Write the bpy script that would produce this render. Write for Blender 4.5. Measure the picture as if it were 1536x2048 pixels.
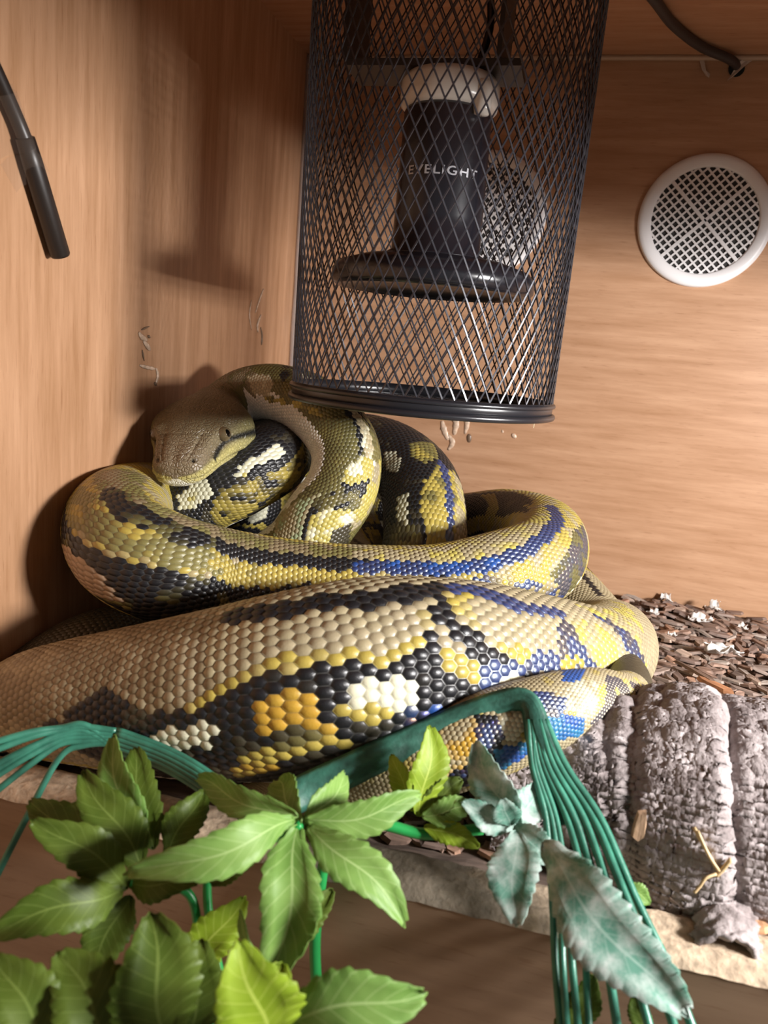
import bpy, bmesh, math, random
import numpy as np
from mathutils import Vector, Matrix, noise

for o in list(bpy.data.objects): bpy.data.objects.remove(o, do_unlink=True)
SC = bpy.context.scene
COL = SC.collection
random.seed(7); RNG = np.random.default_rng(7)

# ------------------------------------------------------------------ camera
F = 1540.0                                   # focal length in pixels of the 1536x2048 frame
def nz(v):
    v = np.array(v, float); return v / np.linalg.norm(v)
Zc = nz((649, 7376, 1540)); Xc = np.array((6699, -909, 1540.)); Xc = nz(Xc - Zc * Xc.dot(Zc)); Yc = np.cross(Zc, Xc)
M = np.array([Xc, Yc, Zc])                   # camera vector -> world vector
CAM = np.array([0.2644, -0.6958, 0.1966])
cam = bpy.data.cameras.new('camera'); camo = bpy.data.objects.new('camera', cam); COL.objects.link(camo)
cam.sensor_fit = 'VERTICAL'; cam.sensor_height = 24.0; cam.lens = 24.0 * F / 2048
cam.clip_start = 0.01
cam.dof.use_dof = True; cam.dof.focus_distance = 0.45; cam.dof.aperture_fstop = 9.0
mw = Matrix([list(M[i]) + [CAM[i]] for i in range(3)] + [[0, 0, 0, 1]])
camo.matrix_world = mw
SC.camera = camo
def ray(px, py): return M @ np.array(((px - 768) / F, -(py - 1024) / F, -1.))
def ony(px, py, y): r = ray(px, py); return CAM + r * ((y - CAM[1]) / r[1])
def onz(px, py, z): r = ray(px, py); return CAM + r * ((z - CAM[2]) / r[2])
def onx(px, py, x): r = ray(px, py); return CAM + r * ((x - CAM[0]) / r[0])
def atd(px, py, d): return CAM + ray(px, py) * d
def proj(P):
    c = (np.asarray(P) - CAM) @ M
    return np.stack([768 + F * c[..., 0] / -c[..., 2], 1024 - F * c[..., 1] / -c[..., 2]], -1)

# ------------------------------------------------------------------ light
SC.view_settings.view_transform = 'Standard'; SC.view_settings.look = 'None'
SC.view_settings.gamma = 1.0; SC.view_settings.use_curve_mapping = False
SC.view_settings.exposure = 0.0
world = bpy.data.worlds.new('world'); SC.world = world; world.use_nodes = True
world.node_tree.nodes['Background'].inputs[0].default_value = (1.0, 0.93, 0.85, 1)
world.node_tree.nodes['Background'].inputs[1].default_value = 0.13
def area(name, loc, target, size, power, color, sy=None):
    l = bpy.data.lights.new(name, 'AREA'); l.energy = power; l.color = color
    l.shape = 'RECTANGLE'; l.size = size; l.size_y = sy or size
    o = bpy.data.objects.new(name, l); COL.objects.link(o)
    o.location = loc
    o.rotation_euler = (Vector(target) - Vector(loc)).to_track_quat('-Z', 'Y').to_euler()
    return o
area('enclosure_lamp_light', (0.75, -0.48, 0.243), (0.15, -0.33, 0.0), 0.16, 11.0, (1.0, 0.97, 0.95), 0.05)

# ------------------------------------------------------------------ helpers
def tag(o, label=None, cat=None, group=None, kind=None):
    if label: o['label'] = label
    if cat: o['category'] = cat
    if group: o['group'] = group
    if kind: o['kind'] = kind
    return o
def link(name, me, mat=None, parent=None, smooth=False):
    o = bpy.data.objects.new(name, me); COL.objects.link(o)
    if mat and not me.materials: me.materials.append(mat)
    if parent: o.parent = parent
    if smooth:
        me.polygons.foreach_set('use_smooth', [True] * len(me.polygons))
    return o
def mesh(name, V, Fc, mat=None, parent=None, smooth=False):
    me = bpy.data.meshes.new(name); me.from_pydata([tuple(map(float, v)) for v in V], [], [tuple(int(i) for i in f) for f in Fc]); me.update()
    return link(name, me, mat, parent, smooth)
def empty(name, loc):
    o = bpy.data.objects.new(name, None); COL.objects.link(o); o.location = loc; o.empty_display_size = 0.02
    return o
def reparent(ch, par):
    """child geometry is written in world coordinates; keep it there"""
    ch.parent = par
    ch.matrix_parent_inverse = Matrix.Translation(-Vector(par.location))
    return ch
class MB:
    """collects shapes into one mesh"""
    def __init__(self): self.v = []; self.f = []
    def add(self, V, Fc):
        n = len(self.v); self.v += [tuple(map(float, v)) for v in V]; self.f += [tuple(int(i) + n for i in f) for f in Fc]
    def box(self, lo, hi):
        x0, y0, z0 = lo; x1, y1, z1 = hi
        self.add([(x0,y0,z0),(x1,y0,z0),(x1,y1,z0),(x0,y1,z0),(x0,y0,z1),(x1,y0,z1),(x1,y1,z1),(x0,y1,z1)],
                 [(0,3,2,1),(4,5,6,7),(0,1,5,4),(1,2,6,5),(2,3,7,6),(3,0,4,7)])
    def tube(self, P, R, n=8, cap=True, flat=1.0):
        P = np.array(P, float); k = len(P); R = np.broadcast_to(R, (k,))
        T = np.gradient(P, axis=0); T /= np.linalg.norm(T, axis=1)[:, None] + 1e-12
        ref = np.array((0, 0, 1.)) if abs(T[0][2]) < .9 else np.array((1., 0, 0))
        V = []; nrm = nz(ref - T[0] * ref.dot(T[0]))
        for i in range(k):
            nrm = nz(nrm - T[i] * nrm.dot(T[i])); b = np.cross(T[i], nrm)
            for j in range(n):
                a = 2 * math.pi * j / n
                V.append(P[i] + R[i] * (math.cos(a) * nrm + flat * math.sin(a) * b))
        Fc = [(i*n+j, i*n+(j+1)%n, (i+1)*n+(j+1)%n, (i+1)*n+j) for i in range(k-1) for j in range(n)]
        if cap: Fc += [tuple(range(n))[::-1], tuple((k-1)*n+j for j in range(n))]
        self.add(V, Fc)
    def lathe(self, prof, n=48, axis_o=(0,0,0), close=False):
        """prof: list of (r, z) turned about z"""
        k = len(prof); o = np.array(axis_o)
        V = [o + np.array((r*math.cos(2*math.pi*j/n), r*math.sin(2*math.pi*j/n), z)) for r, z in prof for j in range(n)]
        m = k if close else k - 1
        Fc = [(i*n+j, i*n+(j+1)%n, ((i+1)%k)*n+(j+1)%n, ((i+1)%k)*n+j) for i in range(m) for j in range(n)]
        self.add(V, Fc)
    def build(self, name, mat=None, parent=None, smooth=False):
        return mesh(name, self.v, self.f, mat, parent, smooth)
def crom(P, n):
    """Catmull-Rom through rows of P (any dimension), n samples per span"""
    P = np.array(P, float); Q = np.vstack([2*P[0]-P[1], P, 2*P[-1]-P[-2]]); out = []
    for i in range(1, len(Q) - 2):
        p0, p1, p2, p3 = Q[i-1:i+3]
        for t in np.linspace(0, 1, n, endpoint=False):
            out.append(.5*((2*p1)+(-p0+p2)*t+(2*p0-5*p1+4*p2-p3)*t*t+(-p0+3*p1-3*p2+p3)*t**3))
    out.append(Q[-2]); return np.array(out)

# ------------------------------------------------------------------ materials
def mat_new(name):
    m = bpy.data.materials.new(name); m.use_nodes = True
    return m, m.node_tree.nodes, m.node_tree.links, m.node_tree.nodes['Principled BSDF']
def simple(name, col, rough=.5, metal=0, spec=.5, bump=0, bscale=200, var=0):
    m, N, L, b = mat_new(name)
    b.inputs['Base Color'].default_value = (*col, 1); b.inputs['Roughness'].default_value = rough
    b.inputs['Metallic'].default_value = metal; b.inputs['Specular IOR Level'].default_value = spec
    if bump or var:
        tc = N.new('ShaderNodeTexCoord'); nt = N.new('ShaderNodeTexNoise'); nt.inputs['Scale'].default_value = bscale; nt.inputs['Detail'].default_value = 6
        L.new(tc.outputs['Object'], nt.inputs['Vector'])
        if bump:
            bp = N.new('ShaderNodeBump'); bp.inputs['Strength'].default_value = bump; bp.inputs['Distance'].default_value = .001
            L.new(nt.outputs['Fac'], bp.inputs['Height']); L.new(bp.outputs['Normal'], b.inputs['Normal'])
        if var:
            r = N.new('ShaderNodeValToRGB'); r.color_ramp.elements[0].position = .3; r.color_ramp.elements[1].position = .7
            r.color_ramp.elements[0].color = (*[c*(1-var) for c in col], 1); r.color_ramp.elements[1].color = (*[min(1, c*(1+var)) for c in col], 1)
            L.new(nt.outputs['Fac'], r.inputs['Fac']); L.new(r.outputs['Color'], b.inputs['Base Color'])
    return m
def wood(name, c0, c1, stretch, rough=.38):
    """beech laminate: long fine grain streaks and short dark flecks"""
    m, N, L, b = mat_new(name)
    tc = N.new('ShaderNodeTexCoord'); mp = N.new('ShaderNodeMapping'); mp.inputs['Scale'].default_value = stretch
    L.new(tc.outputs['Object'], mp.inputs['Vector'])
    n1 = N.new('ShaderNodeTexNoise'); n1.inputs['Scale'].default_value = 9; n1.inputs['Detail'].default_value = 8; n1.inputs['Roughness'].default_value = .62
    L.new(mp.outputs['Vector'], n1.inputs['Vector'])
    n2 = N.new('ShaderNodeTexNoise'); n2.inputs['Scale'].default_value = 60; n2.inputs['Detail'].default_value = 3
    L.new(mp.outputs['Vector'], n2.inputs['Vector'])
    r1 = N.new('ShaderNodeValToRGB'); e = r1.color_ramp.elements
    e[0].position = .32; e[0].color = (*c0, 1); e[1].position = .68; e[1].color = (*c1, 1)
    L.new(n1.outputs['Fac'], r1.inputs['Fac'])
    r2 = N.new('ShaderNodeValToRGB'); e = r2.color_ramp.elements
    e[0].position = .60; e[0].color = (1, 1, 1, 1); e[1].position = .74; e[1].color = (.80, .74, .70, 1)
    L.new(n2.outputs['Fac'], r2.inputs['Fac'])
    mx = N.new('ShaderNodeMix'); mx.data_type = 'RGBA'; mx.blend_type = 'MULTIPLY'; mx.inputs['Factor'].default_value = 1
    L.new(r1.outputs['Color'], mx.inputs['A']); L.new(r2.outputs['Color'], mx.inputs['B'])
    L.new(mx.outputs['Result'], b.inputs['Base Color'])
    bp = N.new('ShaderNodeBump'); bp.inputs['Strength'].default_value = .12; bp.inputs['Distance'].default_value = .0006
    L.new(n1.outputs['Fac'], bp.inputs['Height']); L.new(bp.outputs['Normal'], b.inputs['Normal'])
    b.inputs['Roughness'].default_value = rough; b.inputs['Specular IOR Level'].default_value = .35
    return m
# ------------------------------------------------------------------ the setting
WOODH = wood('beech_laminate_horizontal', (.40, .215, .115), (.56, .335, .205), (1.2, 8, 14))
WOODV = wood('beech_laminate_vertical', (.36, .19, .095), (.54, .315, .185), (14, 14, 1.0))
WOODC = wood('beech_laminate_ceiling', (.40, .20, .105), (.52, .30, .18), (1.2, 14, 8))
PANEL = wood('brown_laminate_panel', (.25, .165, .105), (.33, .225, .145), (1.2, 8, 10), .5)
CEIL = 0.442; XR = 1.05; YF = -0.85; ZB = -0.34
def slab(name, lo, hi, m):
    b = MB(); b.box(lo, hi); o = b.build(name, m); o['kind'] = 'structure'; return o
slab('wall_back', (-.02, 0, ZB), (XR + .02, .02, CEIL), WOODH)
slab('wall_left', (-.02, YF, ZB), (0, 0, CEIL), WOODV)
slab('wall_right', (XR, YF, ZB), (XR + .02, 0, CEIL), WOODV)
slab('ceiling', (-.02, YF, CEIL), (XR + .02, .02, CEIL + .018), WOODC)
slab('floor', (-.02, YF, ZB - .02), (XR + .02, .02, ZB), PANEL)
YL0, YL1 = -0.443, -0.417
slab('wall_front', (0, YL0, ZB), (XR, YL1, -.004), PANEL)
# raw chipboard edge along the top of the front panel, chewed and uneven
CHIP = simple('raw_chipboard_edge', (.50, .38, .265), .85, bump=.9, bscale=260, var=.35)
# a dark damp stain soaked into the middle of the edge
N_, L_ = CHIP.node_tree.nodes, CHIP.node_tree.links; bs_ = N_['Principled BSDF']; src_ = bs_.inputs['Base Color'].links[0].from_socket
tc_n = N_.new('ShaderNodeTexCoord'); sx_ = N_.new('ShaderNodeSeparateXYZ'); L_.new(tc_n.outputs['Object'], sx_.inputs[0])
ns_ = N_.new('ShaderNodeTexNoise'); ns_.inputs['Scale'].default_value = 45; ns_.inputs['Detail'].default_value = 7; L_.new(tc_n.outputs['Object'], ns_.inputs['Vector'])
ad_ = N_.new('ShaderNodeMath'); ad_.operation = 'MULTIPLY_ADD'; ad_.inputs[1].default_value = .10; L_.new(ns_.outputs['Fac'], ad_.inputs[0]); L_.new(sx_.outputs['X'], ad_.inputs[2])
rs_ = N_.new('ShaderNodeValToRGB'); e0 = rs_.color_ramp.elements; e0[0].position = .195; e0[0].color = (0, 0, 0, 1); e0[1].position = .235; e0[1].color = (.85, .85, .85, 1)
e1 = e0.new(.30); e1.color = (.85, .85, .85, 1); e2 = e0.new(.345); e2.color = (0, 0, 0, 1); L_.new(ad_.outputs[0], rs_.inputs['Fac'])
mx_ = N_.new('ShaderNodeMix'); mx_.data_type = 'RGBA'; L_.new(rs_.outputs['Color'], mx_.inputs['Factor']); L_.new(src_, mx_.inputs['A']); mx_.inputs['B'].default_value = (.085, .075, .055, 1)
L_.new(mx_.outputs['Result'], bs_.inputs['Base Color'])
V = []; Fc = []; nx = 240; ny = 8
for i in range(nx + 1):
    for j in range(ny + 1):
        x = XR * i / nx; y = YL0 - .0004 + (YL1 - YL0 + .0008) * j / ny
        e = min(j, ny - j) / ny
        z = .0015 * (noise.noise((x*60, y*300, 1)) + .6*noise.noise((x*190, y*500, 4))) - (.004 if e == 0 else .0008*(e < .2))
        V.append((x, y + (.0008*noise.noise((x*90, j, 9)) if e == 0 else 0), z))
for i in range(nx):
    for j in range(ny):
        a = i*(ny+1)+j; Fc.append((a, a+ny+1, a+ny+2, a+1))
trim = mesh('trim_1', V, Fc, CHIP, None, True); trim['kind'] = 'structure'
# clear sealant bead in the back corner and a thin seam under the ceiling
SIL = simple('clear_silicone', (.78, .70, .66), .12, spec=.6); SIL.node_tree.nodes['Principled BSDF'].inputs['Transmission Weight'].default_value = .55
b = MB(); P = []
b.tube([(.003 + .0008*noise.noise((z*30, 0, 0)), -.003, z) for z in np.linspace(0, CEIL - .001, 60)], [.0046 + .0010*noise.noise((z*22, 3, 0)) for z in np.linspace(0, CEIL, 60)], 8)
o = b.build('trim_2', SIL, None, True); o['kind'] = 'structure'
b = MB()
b.tube([(x, -.002, CEIL - .0015 + .0006*noise.noise((x*30, 0, 0))) for x in np.linspace(0.001, XR-.001, 80)], .0022, 6)
o = b.build('trim_3', simple('ceiling_sealant', (.50, .36, .25), .3), None, True); o['kind'] = 'structure'
# ledge that carries the substrate
slab('shelf', (0, YL1, -.030), (XR, 0, -.020), PANEL)
# ------------------------------------------------------------------ the python
# centre line, head to tail: (position, radius, dorsal direction)
UP = np.array((0, 0, 1.))
RC = np.array((.14, -.20, 0))                 # middle of the coils in plan
def outw(p, a):
    r = np.array(p) - RC; r[2] = 0; return nz(UP * math.cos(a) + nz(r) * math.sin(a))
NC = np.array((.095, -.215, .115))            # middle of the neck's arch
path = []; mark = {}
def pt(p, r, d=None, name=None):
    p = np.array(p, float)
    if name: mark[name] = len(path)
    path.append((p, r, nz(UP if d is None else d)))
def neck(p, k=.35): return nz(nz(np.array(p) - NC) + k * nz(CAM - np.array(p)))
HB = ony(432, 832, -.222); SN = ony(348, 948, -.300)
HF = nz(SN - HB)
pt(HB + HF*.012, .0185, UP, 'neck')
p = HB - HF*.014 + np.array((.003, 0, .000)); pt(p, .0185, UP)
p = ony(497, 792, -.196); pt(p, .0195, neck(p, 0) + UP)
p = ony(560, 792, -.196); pt(p, .0210, neck(p, .1))
p = ony(638, 826, -.205); pt(p, .0220, neck(p))
p = ony(688, 896, -.215); pt(p, .0225, neck(p))
p = ony(684, 972, -.228); pt(p, .0230, neck(p))
p = ony(640, 1040, -.240); pt(p, .0235, neck(p, .8))
p = ony(590, 1105, -.245); pt(p, .0235, neck(p, .8))
p = ony(500, 1150, -.245); pt(p, .0235, UP)
p = ony(395, 1120, -.250); pt(p, .0235, UP)
p = ony(345, 1060, -.258); pt(p, .0235, UP, 'E0')
p = ony(405, 1003, -.252); pt(p, .0240, UP)
p = ony(475, 965, -.243); pt(p, .0245, UP)
p = ony(535, 925, -.222); pt(p, .0250, UP)
p = ony(560, 900, -.175); pt(p, .0260, UP, 'E1')
p = ony(620, 905, -.130); pt(p, .0270, UP)
p = ony(700, 900, -.115); pt(p, .0290, UP + np.array((.3, 0, 0)), 'C0')
p = ony(778, 922, -.130); pt(p, .0300, UP + np.array((.8, 0, 0)))
p = ony(834, 975, -.155); pt(p, .0300, UP + np.array((2., -.3, 0)))
p = ony(848, 1058, -.190); pt(p, .0292, np.array((1, -.35, .25)))
p = ony(835, 1130, -.205); pt(p, .0285, np.array((1, -.3, .3)), 'C1')
pt((.150, -.185, .030), .0280, (.5, 0, 1)); pt((.105, -.135, .030), .0270, UP); pt((.105, -.080, .050), .0265, UP)
pt((.150, -.062, .075), .0262, UP)
p = ony(900, 1050, -.085); pt(p, .0260, outw(p, .3), 'B0')
p = ony(1010, 1046, -.110); pt(p, .0258, outw(p, .45))
p = ony(1085, 1070, -.165); pt(p, .0260, outw(p, .55))
p = ony(1083, 1118, -.225); pt(p, .0262, outw(p, .6))
p = ony(1000, 1153, -.262); pt(p, .0262, outw(p, .6))
p = ony(880, 1182, -.285); pt(p, .0262, outw(p, .6))
p = ony(740, 1187, -.300); pt(p, .0265, outw(p, .55))
p = ony(600, 1182, -.312); pt(p, .0275, outw(p, .5))
p = ony(455, 1166, -.328); pt(p, .0285, outw(p, .5))
p = ony(330, 1136, -.346); pt(p, .0288, outw(p, .5))
p = ony(252, 1092, -.345); pt(p, .0288, outw(p, .4))
p = ony(236, 1042, -.315); pt(p, .0285, outw(p, .3))
p = ony(268, 1015, -.270); pt(p, .0280, outw(p, .2))
p = ony(340, 1005, -.215); pt(p, .0275, UP, 'B1')
pt((.030, -.150, .070), .0275, UP); pt((.055, -.070, .045), .0290, UP); pt((.115, -.040, .033), .0290, UP)
pt((.190, -.040, .030), .0290, UP); pt((.255, -.075, .029), .0285, UP)
p = ony(1190, 1265, -.140); pt(p, .0280, UP, 'A0')
p = ony(1222, 1288, -.195); pt(p, .0285, UP)
p = ony(1188, 1318, -.250); pt(p, .0310, outw(p, .15))
p = ony(1100, 1324, -.285); pt(p, .0355, outw(p, .2))
p = ony(980, 1332, -.322); pt(p, .0415, outw(p, .2))
p = ony(860, 1340, -.352); pt(p, .0440, outw(p, .15))
p = ony(740, 1350, -.372); pt(p, .0445, outw(p, .1))
p = ony(600, 1370, -.388); pt(p, .0425, outw(p, .05))
p = ony(450, 1388, -.396); pt(p, .0390, outw(p, .0))
p = ony(300, 1398, -.400); pt(p, .0345, outw(p, .0))
p = ony(165, 1402, -.402); pt(p, .0295, outw(p, .0))
p = ony(75, 1408, -.398); pt(p, .0260, UP)
p = ony(25, 1418, -.385); pt(p, .0230, UP, 'A1')
pt((.026, -.345, .022), .0215, UP); pt((.055, -.310, .022), .0215, UP); pt((.110, -.285, .022), .0215, UP)
pt((.190, -.265, .024), .0240, UP); pt((.260, -.245, .024), .0200, UP)
pt((.303, -.265, .032), .0150, UP)
p = ony(1252, 1392, -.322); pt(p, .0125, outw(p, .2), 'T0')
p = ony(1180, 1402, -.352); pt(p, .0150, outw(p, .3))
p = ony(1085, 1430, -.376); pt(p, .0168, outw(p, .4))
p = ony(960, 1474, -.392); pt(p, .0180, outw(p, .5))
p = ony(840, 1520, -.400); pt(p, .0175, outw(p, .5))
p = ony(720, 1560, -.404); pt(p, .0160, outw(p, .4), 'T1')
p = ony(610, 1585, -.404); pt(p, .0125, UP)
p = ony(520, 1595, -.402); pt(p, .0080, UP)
p = ony(460, 1596, -.398); pt(p, .0030, UP, 'tip')
NS = 40
dat = crom([np.concatenate([p, [r], d]) for p, r, d in path], NS)
P, R, D = dat[:, :3], dat[:, 3], dat[:, 4:7]
ds = np.linalg.norm(np.diff(P, axis=0), axis=1); S = np.concatenate([[0], np.cumsum(ds)])
NA = 54
drow = 2*math.pi*R/NA*.90                      # length of one row of scales
K = np.concatenate([[0], np.cumsum(ds / (.5*(drow[1:]+drow[:-1])))])
NR = int(K[-1])
def at_row(k):
    k = np.asarray(k, float)
    f = lambda A: np.stack([np.interp(k, K, A[:, i]) for i in range(A.shape[1])], -1)
    p = f(P); r = np.interp(k, K, R)
    t = f(P_T); d = f(D)
    t /= np.linalg.norm(t, axis=-1, keepdims=True)
    d = d - t*(d*t).sum(-1, keepdims=True); d /= np.linalg.norm(d, axis=-1, keepdims=True)
    return p, r, t, d, np.cross(t, d)
P_T = np.gradient(P, axis=0); P_T /= np.linalg.norm(P_T, axis=1)[:, None]
def surf(k, th, lift=0.):
    """point on the skin at row k, angle th from the spine (positive = snake's right); lift in radii"""
    p, r, t, d, w = at_row(k)
    c = np.cos(th)[..., None]; s = np.sin(th)[..., None]
    rr = (r*(1 + lift))[..., None]
    flat = np.where(c < 0, 1 - .10*c*c, 1.)      # slightly flattened belly
    return p + rr*(c*flat*d + s*w), (c*d + s*w)
def krow(name): return K[mark[name]*NS]
# shared zigzag corners
ii, kk = np.meshgrid(np.arange(NR+1), np.arange(2*NA), indexing='ij')
zz = np.where((kk + ii) % 2 == 0, -1/6., 1/6.)  # parity == row parity -> low corner
Vz, _ = surf(ii + zz, 2*math.pi*kk/(2*NA), 0.)
nz_ = (NR+1)*2*NA
# cells
ci, cj = np.meshgrid(np.arange(NR), np.arange(NA), indexing='ij'); ci = ci.ravel(); cj = cj.ravel()
kc = (2*cj + ci % 2)
def zid(i, k): return i*2*NA + (k % (2*NA))
ring = np.stack([zid(ci, kc), zid(ci, kc+1), zid(ci+1, kc+1), zid(ci+1, kc), zid(ci+1, kc-1), zid(ci, kc-1)], 1)
rk = np.stack([ci-1/6., ci+1/6., ci+1-1/6., ci+1+1/6., ci+1-1/6., ci+1/6.], 1)
rt = np.stack([kc, kc+1, kc+1, kc, kc-1, kc-1], 1)*(math.pi/NA)
ck = ci + .5; ct = kc*(math.pi/NA)
sh = .86
rkk = ck[:, None] + (rk-ck[:, None])*sh; rtt = ct[:, None] + (rt-ct[:, None])*sh
jit = RNG.uniform(.85, 1.15, len(ci))
lift = .012*jit[:, None]*(1 + .25*(rkk-ck[:, None]))     # the tail edge of a scale stands proud
Vi, _ = surf(rkk, rtt, lift)
Vc, Nc = surf(ck, ct, .0165*jit)
nc = len(ci)
VV = np.vstack([Vz.reshape(-1, 3), Vi.reshape(-1, 3), Vc])
inn = nz_ + np.arange(nc)[:, None]*6 + np.arange(6)
cen = nz_ + nc*6 + np.arange(nc)
quads = np.stack([np.stack([ring[:, a], ring[:, (a+1) % 6], inn[:, (a+1) % 6], inn[:, a]], 1) for a in range(6)], 1)  # nc,6,4
tris = np.stack([np.stack([inn[:, a], inn[:, (a+1) % 6], cen], 1) for a in range(6)], 1)                                 # nc,6,3

# ---- colours of the single scales (linear)
CB = np.array((.011, .011, .013)); CY = np.array((.43, .335, .070)); CT = np.array((.375, .315, .190)); CO = np.array((.17, .145, .045))
CW = np.array((.80, .78, .58)); CG = np.array((.50, .29, .035)); CN = np.array((.018, .034, .130)); CK = np.array((.06, .050, .028)); CBE = np.array((.82, .80, .74))  # navy CN paints iridescent blue sheen onto black scales
th = (ct + math.pi) % (2*math.pi) - math.pi
ath = np.degrees(np.abs(th))
per = 26.0
ph = ck/per
u = np.abs((ph % 1) - .5)*2                       # 0 in the middle of a blotch, 1 between two
nzv = np.array([noise.noise((a*.35, b*7, 3.)) for a, b in zip(ck, th)])
lim = 62 - 44*u**1.6 + 9*nzv
cell = np.tile(CT, (nc, 1))
cell[ath > lim - 9] = CY
cell[ath > lim] = CB
cell[(ath > lim + 16) & (u > .55)] = CY
cell[(ath > lim + 34) & (u > .55)] = CO
cell[(ath > 92) & (ath < 112) & (u < .75)] = CB
cell[(np.hypot((u)*per*.5*.9, (ath-86)/8.2*1.0) < 2.6)] = CW
cell[(ath > 112 + 8*nzv)] = CY
cell[(ath > 118 + 8*nzv) & (u < .5)] = CB
cell[(ath < 4.2) & (ck < krow('A0'))] = CB
cell[ath > 138] = CBE
# ---- the markings and the painted blue sheen that the photograph shows: outlines found on the skin (row, angle), then filled scale by scale
CAMDIR = CAM - Vc; CAMDIR /= np.linalg.norm(CAMDIR, axis=1)[:, None]
facing = (Nc*CAMDIR).sum(1) > .04
CPX = proj(Vc); DEP = np.linalg.norm(CAM - Vc, axis=1)
blend = np.clip(.5 + .9*np.array([noise.noise((a*.30, b*.30, 8.)) for a, b in zip(ck, th*NA/(2*math.pi))]) + RNG.normal(0, .10, nc), 0, 1)
def fill(sel, col, mix, p):
    f = np.clip((blend[sel] - (1-p))/.35 + .5, 0, 1)[:, None] if mix is not None else 0
    cell[sel] = col if mix is None else np.array(col)*(1-f) + np.array(mix)*f
ang = th*NA/(2*math.pi)
SEG = {'D': ('neck', 'E0'), 'E': ('E0', 'C0'), 'C': ('C0', 'C1'), 'B': ('B0', 'B1'), 'A': ('A0', 'A1'), 'T': ('T0', 'tip')}
segid = {}
for s_, (a_, b_) in SEG.items():
    msk = (ck >= krow(a_)) & (ck <= krow(b_) + (0 if b_ != 'tip' else 9)); segid[s_] = np.where(msk)[0]
def inpoly(x, y, poly):
    r = np.zeros(len(x), bool); n = len(poly)
    for i in range(n):
        (x0, y0), (x1, y1) = poly[i], poly[(i+1) % n]
        c = ((y0 > y) != (y1 > y)); r ^= c & (x < (x1-x0)*(y-y0)/((y1-y0) or 1e-9) + x0)
    return r
def on_skin(seg, pts):
    idx = segid[seg]; idx = idx[facing[idx]]; out = []; last = None
    for q in pts:
        d = np.sqrt(((CPX[idx]-q)**2).sum(1)); near = idx[d < max(16., d.min() + 5)]
        near = near[DEP[near] < DEP[near].min() + .012]          # the layer of skin that lies in front
        j = near[np.argmin(((CPX[near]-q)**2).sum(1))]; out.append((ck[j], ang[j]))
    return out
def paint(seg, pts, col, mix=None, p=0.):
    pl = on_skin(seg, pts); idx = segid[seg]; sel = idx[inpoly(ck[idx], ang[idx], pl)]
    fill(sel, col, mix, p)
def stroke(seg, pts, wid, col, mix=None, p=0.):
    """band of wid scales along a line"""
    pl = np.array(on_skin(seg, pts)); idx = segid[seg]; best = np.full(len(idx), 1e9)
    for a, b_ in zip(pl[:-1], pl[1:]):
        d = b_-a; t = np.clip(((ck[idx]-a[0])*d[0] + (ang[idx]-a[1])*d[1])/(d@d + 1e-9), 0, 1)
        best = np.minimum(best, np.hypot(ck[idx]-a[0]-t*d[0], ang[idx]-a[1]-t*d[1]))
    sel = idx[best < wid*.5]
    fill(sel, col, mix, p)
def base(seg, k0, k1, lo, hi, col, mix=None, p=0.):
    """ground colour between two named rows for angles lo..hi degrees from the spine"""
    idx = segid[seg]; s = idx[(ck[idx] >= krow(k0)) & (ck[idx] <= krow(k1)) & (ath[idx] >= lo) & (ath[idx] < hi)]
    fill(s, col, mix, p)
CT2 = np.array((.36, .30, .19)); CBR = np.array((.24, .185, .105)); CSL = np.array((.05, .055, .085)); CY2 = np.array((.50, .42, .10)); COL_ = np.array((.13, .115, .040)); CPK = np.array((.42, .30, .20))
vis_side = 128; CI = np.array((.020, .080, .31)); CC = np.array((.025, .17, .34))  # CI and CC: stronger blue and cyan of the sheen, held in the colour
# ===== A: thick front coil
base('A', 'A0', 'A1', 0, vis_side, CT, CT2, .4)
paint('A', [(0,1300),(0,1460),(120,1450),(190,1400),(300,1430),(430,1370),(430,1220),(200,1250)], CBR, CT2, .35)
paint('A', [(340,1425),(445,1362),(500,1330),(600,1300),(700,1300),(790,1300),(826,1262),(848,1215),(862,1210),(850,1262),(845,1340),(700,1345),(600,1335),(500,1365),(430,1400),(350,1440)], CY, CT, .25)
paint('A', [(60,1448),(120,1432),(170,1385),(195,1370),(228,1388),(262,1425),(350,1432),(430,1388),(500,1352),(560,1332),(600,1323),(690,1330),(800,1338),(840,1340),(925,1348),(940,1385),(960,1400),(880,1440),(780,1480),(700,1530),(640,1570),(500,1580),(300,1560),(150,1500)], CB, CK, .12)
stroke('A', [(300,1256),(380,1243),(470,1230)], 1.6, CBR)
stroke('A', [(470,1230),(560,1213),(640,1202),(720,1193),(800,1187),(880,1180)], 2.6, CB)
paint('A', [(855,1172),(893,1176),(900,1215),(912,1240),(880,1262),(862,1245),(856,1205)], CB)
paint('A', [(842,1250),(880,1255),(866,1315),(846,1348),(796,1345),(815,1308),(830,1288)], CB)
paint('A', [(885,1235),(922,1238),(950,1276),(985,1298),(1012,1318),(1056,1322),(1056,1345),(1000,1345),(950,1330),(912,1302),(886,1268)], CB)
paint('A', [(893,1178),(930,1188),(950,1225),(985,1270),(1040,1300),(1062,1308),(1056,1322),(1012,1316),(985,1294),(955,1272),(925,1236),(902,1215)], CY, CT, .25)
paint('A', [(880,1276),(905,1300),(950,1332),(968,1378),(940,1390),(922,1352),(884,1345),(864,1328)], CG, CY, .45)
paint('A', [(884,1345),(925,1350),(935,1380),(905,1395),(870,1375)], CB)
paint('A', [(955,1318),(1012,1325),(1062,1335),(1048,1362),(1002,1384),(965,1398),(958,1355)], CN, CB, .3)
paint('A', [(1000,1350),(1042,1343),(1056,1362),(1012,1380)], CW, CT, .3)
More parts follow.
